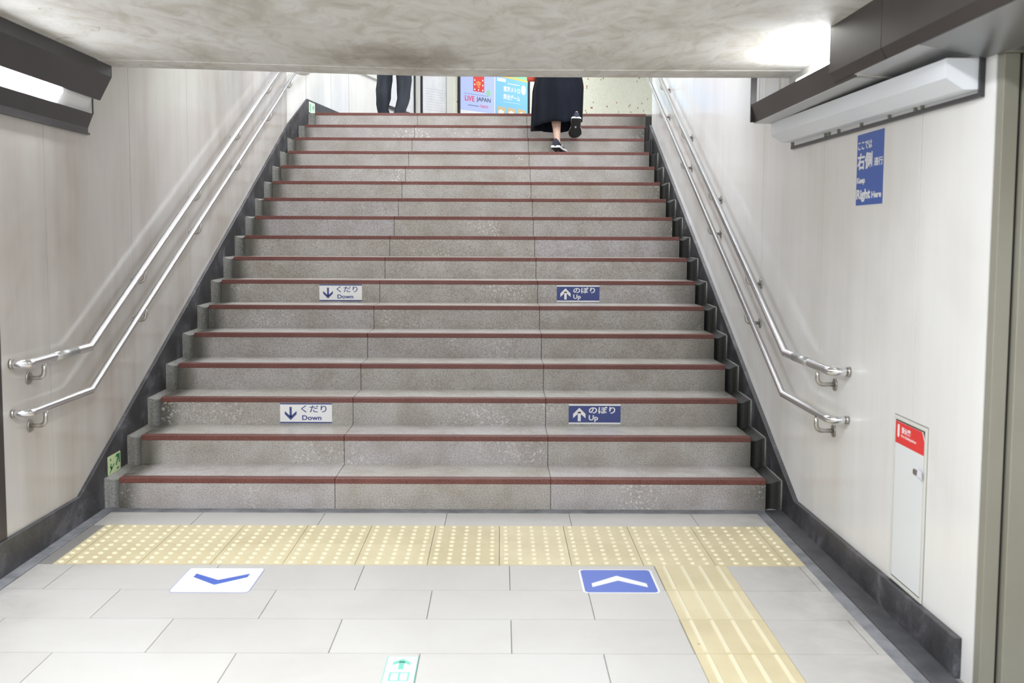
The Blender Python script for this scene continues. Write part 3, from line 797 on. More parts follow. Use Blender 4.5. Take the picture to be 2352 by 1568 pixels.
def riser_sign(n, xc, up, label):
    z = (0.306+0.4215)/2 if n == 3 else (0.914+1.026)/2
    z = zt(n)-0.026-0.060
    w_, h_ = 0.2905, 0.1125
    t = thing('riser_sign', label, 'sign', (xc, yr(n)-0.0005, z), 'front')
    base, ink = (M['navy'], M['white']) if up else (M['white'], M['navy'])
    plate('plate', rect(-w_/2, w_/2, -h_/2, h_/2), 0, .0012, base, t)
    for y in (-h_/2, h_/2-.007 if not up else h_/2-.009): plate('border_line', rect(-w_/2, w_/2, y, y+(.007 if not up else .009)), .0012, .0015, ink, t)
    if up:
        add_arrow(t, -0.086, -0.002, 0.07, 0.076, True, ink, .0014, 0.24)
        text('lettering', 'のぼり', .05, ink, t, -0.033, 0.003, .0014, width=.148, hgt=.040, bold=.0012)
        text('lettering', 'Up', .04, ink, t, -0.033, -0.044, .0014, width=.052, hgt=.038, bold=.0011)
    else:
        add_arrow(t, -0.086, -0.002, 0.066, 0.074, False, ink, .0014, 0.19)
        text('lettering', 'くだり', .05, ink, t, -0.027, 0.004, .0014, width=.142, hgt=.041, bold=.0006)
        text('lettering', 'Down', .04, ink, t, -0.022, -0.039, .0014, width=.108, hgt=.027, bold=.0010)
riser_sign(3, -1.0065, False, 'white sign reading Down on the third riser, nearer the floor')
riser_sign(3, 0.610, True, 'blue sign reading Up on the third riser, nearer the floor')
riser_sign(7, -1.009, False, 'white sign reading Down on the seventh riser, halfway up')
riser_sign(7, 0.610, True, 'blue sign reading Up on the seventh riser, halfway up')
def floor_sticker(xc, yc, w_, h_, up, label):
    t = thing('floor_sticker', label, 'floor sticker', (xc, yc, 0.0003), 'floor')
    e, i_ = (M['white'], M['floor_blue']) if up else (M['floor_blue'], M['white'])
    plate('border', rrect(w_, h_, .022), 0, .0006, e, t)
    k = .008 if up else .0022
    plate('panel', rrect(w_-2*k, h_-2*k, .018), .0006, .0010, i_, t)
    s_ = 1 if up else -1; hw, th, rise = .108, .050, .082
    cy = s_*0.030
    b = MB()
    ch = [(0, cy+s_*th*.62), (hw, cy+s_*(th*.62-rise-.012)), (hw, cy+s_*(-th*.5-rise)), (0, cy-s_*th*.55), (-hw, cy+s_*(-th*.5-rise)), (-hw, cy+s_*(th*.62-rise-.012))]
    chev_faces(b, ch, .0010, .0014)
    b.build('chevron', e, t)
floor_sticker(-1.034, -1.099, .308, .297, False, 'white floor sticker with a blue chevron pointing down, left of the middle')
floor_sticker(0.5495, -1.0965, .297, .287, True, 'blue floor sticker with a white chevron pointing up, beside the guide strip')
def floor_exit():
    t = thing('floor_sticker', 'narrow pale mint floor sticker with a teal arrow at the bottom of the view', 'floor sticker', (-0.232, -2.005, 0.0003), 'floor')
    plate('border', rect(-.0505, .0505, -.147, .147), 0, .0006, M['teal'], t)
    plate('panel', rect(-.047, .047, -.1435, .1435), .0006, .001, M['lum2'], t)
    add_arrow(t, 0, .085, .056, .085, True, M['teal'], .001, .30)
    b = MB(); b.box(-.032, .032, -.045, .022, .001, .0014); b.build('pictogram', M['teal'], t)
    b = MB(); b.box(-.025, -.003, -.038, .012, .0014, .0018); b.box(.004, .026, -.038, .012, .0014, .0018); b.build('pictogram_gap', M['lum2'], t)
floor_exit()
def wall_sign():
    w_, h_ = 0.297, 0.2795
    t = thing('wall_sign', 'blue keep-right sign with white lettering on the right wall under the trunking', 'sign', (1.5095, -1.0605, 1.628), 'right')
    plate('plate', rect(-w_/2-.003, w_/2+.003, -h_/2-.002, h_/2+.002), 0, .001, M['white'], t)
    plate('panel', rect(-w_/2, w_/2, -h_/2, h_/2), .001, .0014, M['blue'], t)
    z = .0014; W = M['white']; L = -w_/2
    text('lettering', 'ここでは', .05, W, t, L+.010, .079, z, width=.158, hgt=.032, bold=.0010)
    text('lettering', '右側', .08, W, t, L+.006, .000, z, width=.170, hgt=.066, bold=.0022)
    text('lettering', '通行', .05, W, t, L+.195, .006, z, width=.094, hgt=.032, bold=.0010)
    text('lettering', 'Keep', .05, W, t, L+.006, -.060, z, width=.094, hgt=.030, bold=.0020)
    text('lettering', 'Right', .05, W, t, L+.006, -.127, z, width=.158, hgt=.050, bold=.0020)
    text('lettering', 'Here', .05, W, t, L+.178, -.115, z, width=.104, hgt=.025, bold=.0016)
wall_sign()
def extinguisher():
    w_, h_ = 0.292, 0.60
    t = thing('extinguisher_cabinet', 'white recessed fire extinguisher cabinet with a red label, low on the right wall', 'cabinet', (1.5095, -1.555, 0.424), 'right')
    b = MB(); f = .012
    b.prism(rect(-w_/2, w_/2, h_/2-f, h_/2), 0, .006); b.prism(rect(-w_/2, w_/2, -h_/2, -h_/2+f), 0, .006)
    b.prism(rect(-w_/2, -w_/2+f, -h_/2+f, h_/2-f), 0, .006); b.prism(rect(w_/2-f, w_/2, -h_/2+f, h_/2-f), 0, .006)
    b.build('frame', M['frame_white'], t, .001, 1)
    plate('outer_joint', rect(-w_/2-.004, w_/2+.004, -h_/2-.004, h_/2+.004), 0, .0008, M['seam'], t)
    plate('shadow_gap', rect(-w_/2+f, w_/2-f, -h_/2+f, h_/2-f), 0, .0012, M['black'], t)
    g_ = f+.006; x0, x1, y0, y1 = -w_/2+g_, w_/2-g_, -h_/2+g_, h_/2-g_
    d_ = plate('door', [(x0, y0), (x1, y0), (x1, y1-.03), (x1-.02, y1), (x0, y1)], .001, .0045, M['cabinet'], t)
    r_ = plate('red_label', [(x0, y1-.078), (x1, y1-.078), (x1, y1-.03), (x1-.02, y1), (x0, y1)], .0045, .005, M['red'], d_)
    text('lettering', '消火器', .04, M['white'], d_, x0+.055, y1-.037, .005, width=.085, hgt=.023, bold=.0012)
    text('lettering', 'Fire Extinguisher', .03, M['white'], d_, x0+.055, y1-.054, .005, width=.135, hgt=.013, bold=.0004)
    plate('pictogram', rrect(.018, .046, .006), .005, .0054, M['white'], d_).location = (x0+.028, y1-.032, 0)
    hb = MB(); hb.prism(rrect(.036, .020, .006), .0045, .009); h = hb.build('handle', M['steel_dull'], d_, .001, 1); h.location = (x1-.062, .136, 0)
    b = MB(); b.add([(x1-.046, .124, .007), (x1+.018, .128, .016), (x1+.018, .152, .017), (x1-.040, .156, .007), (x1-.046, .124, .0075), (x1+.018, .128, .0165), (x1+.018, .152, .0175), (x1-.040, .156, .0075)], [(0,1,2,3), (4,5,6,7), (0,1,5,4), (1,2,6,5), (2,3,7,6), (3,0,4,7)]); b.build('paper_tag', M['tag'], d_)
extinguisher()
def green_plates():
    t = thing('exit_plate', 'luminous green exit plate with stairs and arrow on the left skirting by the first step', 'sign', (-1.8925, 0.138, 0.199), ((0, 1, 0), (0, 0, 1), (1, 0, 0)))
    plate('plate', rrect(.178, .096, .008), 0, .001, M['lum'], t)
    b = MB(); b.prism([(-.07, -.040), (-.06, -.040), (.0, -.004), (-.006, .002)], .001, .0015)
    for p in ((-.045, -.012, .010, .035), (-.048, .026, .012, .012)): b.box(p[0]-p[2]/2, p[0]+p[2]/2, p[1]-p[3]/2, p[1]+p[3]/2, .001, .0015)
    b.prism([(-.06, -.01), (-.03, -.024), (-.025, -.018), (-.055, -.004)], .001, .0015)
    b.build('pictogram', M['green'], t)
    b = MB(); b.prism([(.018, -.012), (.030, -.018), (.064, .022), (.052, .030)], .001, .0015); b.prism([(.018, .024), (.03, .040), (.078, .040), (.078, -.012), (.062, -.006), (.060, .026)], .001, .0015)
    b.build('arrow', M['green'], t)
    b = MB(); b.box(.035, .065, -.038, -.030, .001, .0014); b.build('small_mark', M['green'], t)
    d_ = (Vector(P2)-Vector(P1)).normalized(); 
    pp = Vector(P1)+d_*0.13; nn = Vector((d_.y, -d_.x)); pp = pp+nn*0.019
    t = thing('exit_plate', 'small luminous green exit plate on the skirting at the top left of the stairs', 'sign', (pp.x, pp.y, 2.632), ((d_.x, d_.y, 0), (0, 0, 1), (nn.x, nn.y, 0)))
    plate('plate', rrect(.20, .105, .006), 0, .0012, M['lum2'], t)
    b = MB(); b.box(-.075, -.03, -.04, .035, .0012, .0018); b.build('pictogram', M['poster_green'], t)
    add_arrow(t, .04, 0, .05, .06, True, M['teal'], .0012, .25)
green_plates()
t = tag(MB().tube([(-1.8935, -0.315, 0.066), (-1.8895, -0.315, 0.066)], 0.020, 24).build('round_cover_disc', M['drain'], None, 0.001, 1), 'small round dark disc on the left skirting before the steps', 'disc')

# ---- posters on the landing
def wall_frame(P, Q, t0, t1, z0, z1, name, label, cat, fw_, fmat, out=.012):
    d_ = (Vector(Q)-Vector(P)).normalized(); nn = Vector((d_.y, -d_.x))
    a = Vector(P)+d_*t0; L = t1-t0
    c = a+d_*L/2+nn*.0005
    t = thing(name, label, cat, (c.x, c.y, (z0+z1)/2), ((d_.x, d_.y, 0), (0, 0, 1), (nn.x, nn.y, 0)))
    h_ = z1-z0; b = MB()
    b.prism(rect(-L/2, L/2, h_/2-fw_, h_/2), 0, .03); b.prism(rect(-L/2, L/2, -h_/2, -h_/2+fw_), 0, .03)
    b.prism(rect(-L/2, -L/2+fw_, -h_/2+fw_, h_/2-fw_), 0, .03); b.prism(rect(L/2-fw_, L/2, -h_/2+fw_, h_/2-fw_), 0, .03)
    b.build('frame', fmat, t, .002, 1)
    return t, L, h_
def onray(P, Q, px):
    """distance along PQ that lies on the sight line through image column px (used for measuring)"""
    d_ = (Vector(Q)-Vector(P)).normalized(); u = (px-1154.0)/2420.25+.0025
    return (u*(P[1]+5.177)-(P[0]-.0768))/(d_.x-u*d_.y)
# pale framed map, black framed map, notice board, double advert
a0, a1 = onray(P2, P3, 822), onray(P2, P3, 872)
t, L, h_ = wall_frame(P2, P3, a0, a1, 3.245, 4.25, 'notice_board', 'pale-framed notice with a green patch on the landing wall, left of the person in trousers', 'notice board', .05, M['frame_white'])
plate('paper', rect(-L/2+.05, L/2-.05, -h_/2+.05, h_/2-.05), .0, .012, M['paper'], t)
plate('green_patch', rect(-.02, L/2-.06, -h_/2+.10, -h_/2+.4), .012, .013, M['poster_green'], t)
a0, a1 = onray(P2, P3, 884), onray(P2, P3, 951)
t, L, h_ = wall_frame(P2, P3, a0, a1, 2.955, 4.0, 'map_board', 'black-framed map board on the landing wall behind the person in trousers', 'notice board', .035, M['frame_black'])
plate('paper', rect(-L/2+.03, L/2-.03, -h_/2+.03, h_/2-.03), .0, .012, M['paper'], t)
b = MB()
for k in range(26):
    x_, y_ = random.uniform(-L/2+.08, L/2-.2), random.uniform(-h_/2+.08, h_/2-.1); b.box(x_, x_+random.uniform(.03, .12), y_, y_+.006, .012, .013)
b.build('map_lines', M['print_grey'], t)
a0, a1 = .02, (Vector(P4)-Vector(P3)).length-.10
d34 = (Vector(P4)-Vector(P3)).length
t, L, h_ = wall_frame(P3, P4, onray(P3, P4, 966), onray(P3, P4, 1031), 3.01, 4.2, 'notice_board', 'black-framed board with a wrinkled white sheet between the cream posts', 'notice board', .02, M['frame_black'])
plate('paper', rect(-L/2+.02, L/2-.02, -h_/2+.02, h_/2-.02), .0, .012, M['paper'], t)
b = MB()
for k in range(9):
    b.box(-L/2+.07, L/2-.10-random.uniform(0, .1), -h_/2+.08+k*.035, -h_/2+.084+k*.035, .012, .013)
b.build('printed_lines', M['print_grey'], t)
a0, a1 = onray(P4, P5, 1050), onray(P4, P5, 1211)
t, L, h_ = wall_frame(P4, P5, a0, a1, 2.90, 4.05, 'advert_frame', 'wide black frame holding two poster adverts on the mosaic wall', 'poster frame', .032, M['frame_black'])
mid = (onray(P4, P5, 1133)-a0)-L/2
pl = plate('poster', rect(-L/2+.032, mid-.008, -h_/2+.03, h_/2-.03), 0, .014, M['lavender'], t); pl['label'] = 'lavender poster reading LIVE JAPAN with a red charm'
pr = plate('poster', rect(mid+.008, L/2-.032, -h_/2+.03, h_/2-.03), 0, .014, M['sky'], t); pr['label'] = 'sky-blue poster with white Japanese lettering'
plate('divider', rect(mid-.008, mid+.008, -h_/2+.03, h_/2-.03), 0, .016, M['white'], t)
cl = (-L/2+.03+mid)/2; wl = mid+L/2-.05
zc = lambda z: z+.06-(2.90+4.05)/2
# world z guide: image row 178 -> about 3.55 at 15 m; row 262 -> about 3.05
plate('white_band', rect(-L/2+.034, mid-.01, zc(2.88), zc(3.09)), .014, .0145, M['white'], pl)
text('lettering', 'LIVE', .1, M['poster_pink'], pl, cl-.265, zc(3.225), .0145, width=.20, hgt=.075, bold=.002)
text('lettering', 'JAPAN', .1, M['ink'], pl, cl-.02, zc(3.225), .0145, width=.30, hgt=.075, bold=.001)
text('lettering', 'TOKYO', .1, M['poster_pink'], pl, cl+.05, zc(3.155), .0145, width=.18, hgt=.036, bold=.002)
b = MB(); b.box(cl-.2, cl+.03, zc(3.165), zc(3.173), .014, .0145); b.box(cl-.28, cl+.22, zc(3.325), zc(3.329), .014, .0145); b.build('small_print', M['navy'], pl)
b = MB(); b.prism([(cl-.09, zc(3.375)), (cl+.14, zc(3.375)), (cl+.14, zc(3.75)), (cl-.09, zc(3.75))], .014, .0155); b.build('charm', M['poster_red'], pl)
text('lettering', '守', .12, M['poster_yellow'], pl, cl-.025, zc(3.43), .0157, width=.09, hgt=.095, bold=.002)
b = MB()
for (x_, y_) in ((-.06, 3.40), (.11, 3.40), (-.06, 3.47), (.11, 3.47), (-.06, 3.53), (.11, 3.54), (.02, 3.40)):
    b.prism([(cl+x_+.013*math.cos(a*PI/4), zc(y_)+.013*math.sin(a*PI/4)) for a in range(8)], .0155, .016)
b.build('charm_dots', M['white'], pl)
b = MB(); b.prism([(cl+.235+.042*math.cos(a*PI/8), zc(3.375)+.05*math.sin(a*PI/8)) for a in range(16)], .014, .0148); b.build('green_dot', M['poster_green'], pl)
cr_ = (mid+.008+L/2-.032)/2
text('lettering', '東京メトロ', .1, M['white'], pr, cr_-.19, zc(3.435), .0145, width=.38, hgt=.085, bold=.003)
text('lettering', '脱出ゲーム', .1, M['white'], pr, cr_-.19, zc(3.32), .0145, width=.38, hgt=.085, bold=.003)
b = MB(); b.box(cr_-.10, cr_+.17, zc(3.555), zc(3.565), .014, .0145); b.box(cr_-.19, cr_+.19, zc(3.285), zc(3.289), .014, .0145); b.box(cr_-.33, cr_-.14, zc(3.575), zc(3.625), .014, .0145)
b.prism([(cr_+.27+.055*math.cos(a*PI/8), zc(3.50)+.07*math.sin(a*PI/8)) for a in range(16)], .014, .0145); b.build('small_print', M['white'], pr)
b = MB(); b.prism([(mid+.01, zc(3.645)), (L/2-.034, zc(3.625)), (L/2-.034, zc(3.85)), (mid+.01, zc(3.85))], .014, .0146); b.build('green_picture', M['poster_green'], pr)
b = MB(); b.prism([(mid+.01, zc(3.645)), (L/2-.034, zc(3.625)), (L/2-.034, zc(3.645)), (mid+.01, zc(3.675))], .0146, .015); b.build('orange_edge', M['poster_yellow'], pr)
b = MB(); b2 = MB()
for k, x_ in enumerate((cr_-.24, cr_-.01, cr_+.22)):
    b.prism([(x_-.10, zc(2.95)), (x_+.10, zc(2.95)), (x_+.10, zc(3.20)), (x_-.085, zc(3.215))], .0148, .0155)
    b2.prism([(x_-.05, zc(3.02)), (x_+.05, zc(3.02)), (x_+.06, zc(3.15)), (x_, zc(3.17)), (x_-.06, zc(3.15))], .0155, .016)
b.build('tan_card', M['poster_tan'], pr); b2.build('card_drawing', M['paper'], pr)

# ================================================================== PEOPLE
def skin_body(name, nodes, edges, parent, mat, root, sub=2):
    me = bpy.data.meshes.new(name); names = list(nodes)
    me.from_pydata([nodes[k][:3] for k in names], [(names.index(a), names.index(b_)) for a, b_ in edges], [])
    o = bpy.data.objects.new(name, me); COL.objects.link(o); o.parent = parent
    me.materials.append(mat)
    sk = o.modifiers.new('skin', 'SKIN'); sk.use_smooth_shade = True
    for k, v in zip(names, me.skin_vertices[0].data):
        r = nodes[k][3]; v.radius = r if isinstance(r, tuple) else (r, r)
        v.use_root = (k == root)
    ss = o.modifiers.new('sub', 'SUBSURF'); ss.levels = sub; ss.render_levels = sub
    # bake to a plain mesh so that it is one continuous body
    bpy.context.view_layer.update(); dg = bpy.context.evaluated_depsgraph_get()
    m2 = bpy.data.meshes.new_from_object(o.evaluated_get(dg)); o.modifiers.clear(); o.data = m2
    m2.materials.clear(); m2.materials.append(mat)
    for p in m2.polygons: p.use_smooth = True; p.material_index = 0
    return o
def loft(sections, mi=0, cap=True):
    """sections: list of rings (lists of xyz with equal count)"""
    b = MB(); n = len(sections[0]); vs_ = [p for r in sections for p in r]
    fs = [(i*n+j, i*n+(j+1) % n, (i+1)*n+(j+1) % n, (i+1)*n+j) for i in range(len(sections)-1) for j in range(n)]
    b.add(vs_, fs, mi, smooth=True)
    if cap: b.add(sections[0], [tuple(range(n))[::-1]], mi, smooth=True); b.add(sections[-1], [tuple(range(n))], mi, smooth=True)
    return b
def shoe(parent, M4, scale=1.0, sneaker=True, logo_side=1, wide=1.0):
    """shoe with heel at the origin, toe toward +y; M4 is its matrix in the parent's space"""
    L = 0.25*scale
    prof = [(0.0, .022, 0), (0.03, .033, 0), (0.25, .033, 0.0), (0.45, .032, .002), (0.62, .042, .002), (0.78, .046, 0), (0.92, .034, -.004), (1.0, .014, -.006)]
    prof = [(a, b_*wide, c) for a, b_, c in prof]
    def outline(z, grow=0, n=28):
        pts = []
        for u, w_, c in prof: pts.append(((w_+grow)*scale+c, u*L+(grow*scale if u > .5 else -grow*scale if u < .02 else 0)))
        for u, w_, c in prof[::-1]: pts.append((-(w_+grow)*scale+c, u*L+(grow*scale if u > .5 else -grow*scale if u < .02 else 0)))
        return [(x, y, z) for x, y in pts]
    out = []
    def fin(b, nm, m_, par):
        o = b.build(nm, m_, par); return o
    s1 = loft([outline(0, -.004), outline(.003, 0), outline(.008, .001)]); sole = fin(s1, 'outsole', M['rubber'], parent)
    sole.matrix_local = M4
    if sneaker:
        md = loft([outline(.0075, .0), outline(.016, .002), outline(.028, -.001)]); m_ = fin(md, 'midsole', M['shoe_white'], parent); m_.matrix_local = M4
        b = MB(); b.prism([(.0-.007, L*.42-.012), (.007, L*.42-.012), (.007, L*.42+.012), (-.007, L*.42+.012)], -.0012, .001); q_ = fin(b, 'sole_window', M['print_grey'], parent); q_.matrix_local = M4
    # upper: rings across the length
    secs = []
    for u, w_, hgt in ((-.005, .010, .080), (.02, .028, .094), (.12, .034, .090), (.26, .034, .080), (.42, .036, .070), (.58, .044, .058), (.74, .048, .046), (.88, .040, .036), (.97, .020, .026)) if sneaker else ((-.005, .010, .062), (.02, .026, .074), (.12, .032, .078), (.26, .033, .076), (.42, .033, .070), (.58, .040, .058), (.74, .044, .046), (.88, .037, .036), (.97, .018, .026)):
        ring = []
        for k in range(14):
            a = 2*PI*k/14; zz = .016 + (hgt-.016)*(0.5+0.5*math.sin(a)) if True else 0
            ww = w_*math.cos(a)*(1.0 if math.sin(a) < 0.2 else 0.86-0.25*max(0, math.sin(a)-.5))
            ring.append((ww*scale, u*L, zz*scale))
        secs.append(ring)
    up = fin(loft(secs), 'upper', M['shoe_navy'] if sneaker else M['leather'], parent); up.matrix_local = M4
    if sneaker and logo_side:
        t_ = text('shoe_mark', 'N', .05, M['white'], parent, 0, 0, 0, width=.034, hgt=.034, bold=.0025)
        t_.matrix_local = M4 @ basis((.0375*logo_side*scale, L*(.28 if logo_side > 0 else .42), .024), (0, 1*logo_side, 0), (0, 0, 1), (logo_side, 0, 0))
def woman():
    bx, by, bz = 0.60, 4.62, zt(14)
    t = thing('person', 'person in a long black skirt and navy trainers climbing the upper steps', 'person', (bx, by, bz))
    def R(x, y, z): return (x-bx, y-by, z-bz)
    nd = {'pel': (*R(.62, 4.64, 3.02), (.13, .10)), 'wai': (*R(.62, 4.65, 3.16), (.105, .08)), 'che': (*R(.62, 4.67, 3.36), (.13, .09)), 'nec0': (*R(.62, 4.68, 3.50), .05), 'nec': (*R(.62, 4.69, 3.56), .045),
          'hd0': (*R(.62, 4.70, 3.62), (.065, .075)), 'hd1': (*R(.62, 4.70, 3.69), (.072, .09)), 'hd2': (*R(.62, 4.695, 3.755), (.05, .06)),
          'lh': (*R(.55, 4.64, 2.95), .085), 'lk': (*R(.575, 4.60, 2.56), .055), 'lc': (*R(.583, 4.55, 2.43), .050), 'lm': (*R(.588, 4.50, 2.31), .036), 'la': (*R(.590, 4.450, 2.235), .0285), 'lf': (*R(.596, 4.46, 2.19), .028), 'lt': (*R(.615, 4.56, 2.15), .022),
          'rh': (*R(.69, 4.64, 2.95), .085), 'rk': (*R(.745, 4.80, 2.66), .055), 'rc': (*R(.75, 4.62, 2.57), .046), 'ra': (*R(.755, 4.485, 2.475), .028), 'rf': (*R(.755, 4.475, 2.435), .026), 'rt': (*R(.757, 4.54, 2.375), .02),
          'ls': (*R(.47, 4.67, 3.44), .05), 'le': (*R(.42, 4.63, 3.22), .038), 'lw': (*R(.36, 4.74, 3.13), .024), 'lhd': (*R(.355, 4.77, 3.09), (.032, .016)), 
          'rs': (*R(.77, 4.67, 3.44), .05), 're': (*R(.82, 4.66, 3.20), .038), 'rw': (*R(.82, 4.74, 3.00), .024), 'rhd': (*R(.815, 4.77, 2.95), (.032, .016))}
    ed = [('pel', 'wai'), ('wai', 'che'), ('che', 'nec0'), ('nec0', 'nec'), ('nec', 'hd0'), ('hd0', 'hd1'), ('hd1', 'hd2'), ('pel', 'lh'), ('lh', 'lk'), ('lk', 'lc'), ('lc', 'lm'), ('lm', 'la'), ('la', 'lf'), ('lf', 'lt'),
          ('pel', 'rh'), ('rh', 'rk'), ('rk', 'rc'), ('rc', 'ra'), ('ra', 'rf'), ('rf', 'rt'), ('che', 'ls'), ('ls', 'le'), ('le', 'lw'), ('lw', 'lhd'), ('che', 'rs'), ('rs', 're'), ('re', 'rw'), ('rw', 'rhd')]
    for s_, hx, hz in (('l', .355, .14), ('r', .815, 0)):
        for k in range(4):
            dx = (-.021+.014*k); fl = (.062, .072, .068, .055)[k]
            nd[f'{s_}f{k}a'] = (*R(hx+dx, 4.79, hz+2.925), .0085); nd[f'{s_}f{k}b'] = (*R(hx+dx, 4.80, hz+2.925-fl*.6), .0078); nd[f'{s_}f{k}c'] = (*R(hx+dx, 4.79, hz+2.925-fl), .007)
            ed += [(f'{s_}hd', f'{s_}f{k}a'), (f'{s_}f{k}a', f'{s_}f{k}b'), (f'{s_}f{k}b', f'{s_}f{k}c')]
        sg = 1 if s_ == 'l' else -1
        nd[f'{s_}t1'] = (*R(hx+sg*.030, 4.80, hz+2.955), .009); nd[f'{s_}t2'] = (*R(hx+sg*.034, 4.815, hz+2.915), .008)
        ed += [(f'{s_}hd', f'{s_}t1'), (f'{s_}t1', f'{s_}t2')]
    skin_body('body', nd, ed, t, M['skin'], 'pel')
    # skirt
    rings = []; n = 72; K = 22
    for i in range(K+1):
        u = i/K; ring = []
        for j in range(n):
            a = 2*PI*j/n; ca, sa = math.cos(a), math.sin(a)
            cx = .615-.022*u; cy = 4.645-.03*u
            rx = .135+(.228-.135)*min(1, u*1.9)**.8; ry = .115+(.20-.115)*min(1, u*1.7)**.8
            f = 1+ (.25+.75*u)*(.045*math.sin(7*a+.6)+.038*math.sin(12*a+1.9+u)+.02*math.sin(19*a))
            # hem: front edge lower, dips and lifts round the back
            hem = 2.388 + .020*ca - .045*max(0, sa)**1 + .014*math.sin(3*a+.8) - .028*max(0, -ca)*max(0, -ca) * (1 if sa > -.2 else 0)
            if ca > .35 and sa < 0: hem += .012
            z = 3.10+(hem-3.10)*u
            bulge = 1.0
            ring.append(R(cx+rx*f*ca*bulge, cy+ry*f*sa, z))
        rings.append(ring)
    b = loft(rings, cap=False); sk = b.build('skirt', M['skirt'], t)
    so = sk.modifiers.new('thick', 'SOLIDIFY'); so.thickness = .003
    # top
    rings = []
    for z, rx, ry, cy in ((3.06, .14, .115, 4.645), (3.16, .125, .10, 4.65), (3.30, .145, .11, 4.665), (3.42, .16, .10, 4.67), (3.50, .12, .075, 4.68), (3.535, .06, .058, 4.685)):
        rings.append([R(.62+rx*math.cos(2*PI*j/24), cy+ry*math.sin(2*PI*j/24), z) for j in range(24)])
    b = loft(rings, cap=False)
    for sg in (-1, 1):
        x0 = .62+sg*.15
        b.tube([R(x0-sg*.03, 4.67, 3.45), R(x0+sg*.02, 4.665, 3.36), R(x0+sg*.045, 4.66, 3.22)], .055, 14, radii=[.06, .055, .05])
    b.build('top', M['shirt_dark'], t)
    # hair
    rings = [[R(.62+r*math.cos(2*PI*j/20), 4.69+r*1.15*math.sin(2*PI*j/20)-.012, z) for j in range(20)] for z, r in ((3.60, .045), (3.64, .075), (3.70, .088), (3.76, .076), (3.80, .045), (3.815, .012))]
    loft(rings).build('hair', M['hair'], t)
    A = Matrix.Translation(R(.568, 4.395, zt(14)+.036)) @ Matrix.Rotation(-.34, 4, 'Z') @ Matrix.Rotation(-.145, 4, 'X')
    shoe(t, A, 1.0, True, 1, 1.25)
    B_ = Matrix.Translation(R(.757, 4.40, 2.418)) @ Matrix.Rotation(-.66, 4, 'X') @ Matrix.Rotation(.05, 4, 'Y')
    shoe(t, B_, 1.0, True, 0, 1.3)
    bag = thing('tote_bag', 'red bag at the left side of the person in the black skirt', 'bag', (.372, 4.79, 2.808))
    b = MB(); b.prism([(-.05, 0), (.04, -.006), (.045, .17), (-.055, .17)], -.035, .035, ax='y'); b.build('bag_body', M['bag'], bag, .01, 3)
    b = MB(); b.tube(fillet([(-.035, 0, .16), (0, 0, .30), (.03, 0, .16)], .05, 6), .005, 8); b.build('strap', M['bag'], bag)
woman()
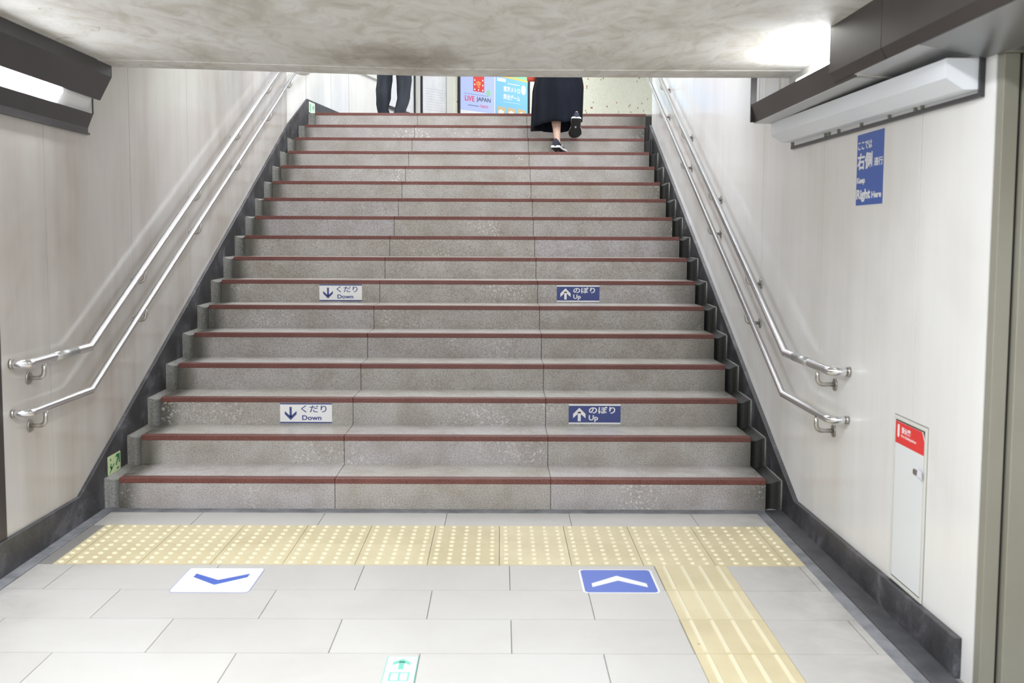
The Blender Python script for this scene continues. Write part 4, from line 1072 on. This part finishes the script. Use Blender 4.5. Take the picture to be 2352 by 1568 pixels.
def man():
    bx, by, bz = -1.04, 6.05, ZTOP
    t = thing('person', 'person in charcoal trousers standing on the landing above the top step', 'person', (bx, by, bz))
    def R(x, y, z): return (x-bx, y-by, z)
    nd = {'pel': (*R(-1.04, 6.05, .93), (.15, .11)), 'wai': (*R(-1.04, 6.05, 1.08), (.13, .10)), 'che': (*R(-1.04, 6.05, 1.30), (.16, .11)), 'nec0': (*R(-1.04, 6.05, 1.44), .06), 'nec': (*R(-1.04, 6.06, 1.50), .052),
          'hd0': (*R(-1.04, 6.07, 1.56), (.07, .08)), 'hd1': (*R(-1.04, 6.07, 1.63), (.078, .095)), 'hd2': (*R(-1.04, 6.06, 1.70), (.055, .065)),
          'lh': (*R(-1.13, 6.05, .86), .09), 'lk': (*R(-1.15, 6.06, .48), .055), 'la': (*R(-1.155, 6.05, .10), .035), 'lf': (*R(-1.16, 6.14, .04), .03),
          'rh': (*R(-.95, 6.05, .86), .09), 'rk': (*R(-.95, 6.06, .48), .055), 'ra': (*R(-.965, 6.05, .10), .035), 'rf': (*R(-.955, 6.14, .04), .03),
          'ls': (*R(-1.23, 6.05, 1.38), .06), 'le': (*R(-1.28, 6.04, 1.10), .042), 'lw': (*R(-1.28, 6.10, .86), .028), 'lhd': (*R(-1.275, 6.12, .80), (.038, .018)),
          'rs': (*R(-.85, 6.05, 1.38), .06), 're': (*R(-.80, 6.04, 1.10), .042), 'rw': (*R(-.80, 6.10, .86), .028), 'rhd': (*R(-.805, 6.12, .80), (.038, .018))}
    ed = [('pel', 'wai'), ('wai', 'che'), ('che', 'nec0'), ('nec0', 'nec'), ('nec', 'hd0'), ('hd0', 'hd1'), ('hd1', 'hd2'), ('pel', 'lh'), ('lh', 'lk'), ('lk', 'la'), ('la', 'lf'), ('pel', 'rh'), ('rh', 'rk'), ('rk', 'ra'), ('ra', 'rf'),
          ('che', 'ls'), ('ls', 'le'), ('le', 'lw'), ('lw', 'lhd'), ('che', 'rs'), ('rs', 're'), ('re', 'rw'), ('rw', 'rhd')]
    for s_, hx in (('l', -1.275), ('r', -.805)):
        for k in range(4):
            dx = (-.025+.0165*k); fl = (.07, .08, .076, .06)[k]
            nd[f'{s_}f{k}a'] = (*R(hx+dx, 6.125, .775), .009); nd[f'{s_}f{k}b'] = (*R(hx+dx, 6.14, .775-fl*.6), .0085); nd[f'{s_}f{k}c'] = (*R(hx+dx, 6.13, .775-fl), .0078)
            ed += [(f'{s_}hd', f'{s_}f{k}a'), (f'{s_}f{k}a', f'{s_}f{k}b'), (f'{s_}f{k}b', f'{s_}f{k}c')]
        sg = 1 if s_ == 'l' else -1
        nd[f'{s_}t1'] = (*R(hx+sg*.034, 6.145, .80), .010); nd[f'{s_}t2'] = (*R(hx+sg*.038, 6.16, .755), .009)
        ed += [(f'{s_}hd', f'{s_}t1'), (f'{s_}t1', f'{s_}t2')]
    skin_body('body', nd, ed, t, M['skin'], 'pel')
    # trousers: two legs and a seat, one garment
    def leg(pts):
        rings = []; n = 28
        for (x, y, z, rx, ry) in pts:
            ring = []
            for j in range(n):
                a = 2*PI*j/n; w_ = 1+.05*math.sin(3*a+z*31)*(1 if z < .6 else .4)+.025*math.sin(2*a-z*55)
                ring.append(R(x+rx*w_*math.cos(a), y+ry*w_*math.sin(a), z))
            rings.append(ring)
        return rings
    L_ = [(-1.145, 6.05, .035, .066, .075), (-1.150, 6.05, .07, .062, .074), (-1.160, 6.05, .12, .060, .076), (-1.160, 6.05, .17, .069, .08), (-1.156, 6.05, .23, .077, .085), (-1.150, 6.05, .32, .079, .087), (-1.142, 6.055, .42, .080, .088), (-1.135, 6.05, .52, .083, .092), (-1.125, 6.05, .66, .09, .10), (-1.115, 6.05, .80, .098, .115), (-1.10, 6.05, .92, .105, .125)]
    R_ = [(-.990, 6.03, .035, .058, .074), (-.985, 6.03, .07, .060, .075), (-.970, 6.03, .12, .062, .078), (-.955, 6.035, .17, .066, .08), (-.945, 6.04, .23, .067, .083), (-.938, 6.045, .32, .071, .086), (-.938, 6.05, .42, .079, .088), (-.940, 6.05, .52, .083, .092), (-.950, 6.05, .66, .09, .10), (-.962, 6.05, .80, .098, .115), (-.98, 6.05, .92, .105, .125)]
    b = loft(leg(L_)); b2 = loft(leg(R_)); b.add(b2.v, b2.f, smooth=True)
    hips = [[R(-1.04+rx*math.cos(2*PI*j/28), 6.05+ry*math.sin(2*PI*j/28), z) for j in range(28)] for z, rx, ry in ((.80, .16, .11), (.88, .185, .125), (.98, .165, .118), (1.03, .155, .11))]
    b3 = loft(hips); b.add(b3.v, b3.f, smooth=True)
    b.build('trousers', M['trousers'], t)
    rings = [[R(-1.04+rx*math.cos(2*PI*j/28), 6.05+ry*math.sin(2*PI*j/28), z) for j in range(28)] for z, rx, ry in ((.97, .175, .13), (1.1, .16, .12), (1.25, .185, .13), (1.38, .195, .12), (1.44, .14, .09), (1.48, .07, .065))]
    b = loft(rings, cap=False)
    for sg in (-1, 1):
        b.tube([R(-1.04+sg*.16, 6.05, 1.39), R(-1.04+sg*.22, 6.05, 1.26), R(-1.04+sg*.24, 6.045, 1.12)], .06, 14, radii=[.068, .062, .056])
    b.build('shirt', M['shirt'], t)
    rings = [[R(-1.04+r*math.cos(2*PI*j/20), 6.055+r*1.15*math.sin(2*PI*j/20), z) for j in range(20)] for z, r in ((1.57, .06), (1.62, .085), (1.68, .09), (1.73, .07), (1.76, .03))]
    loft(rings).build('hair', M['hair'], t)
    for x, a in ((-1.150, .12), (-.968, -.14)):
        shoe(t, Matrix.Translation(R(x, 5.99, 0.0005)) @ Matrix.Rotation(a, 4, 'Z'), 1.08, False)
man()
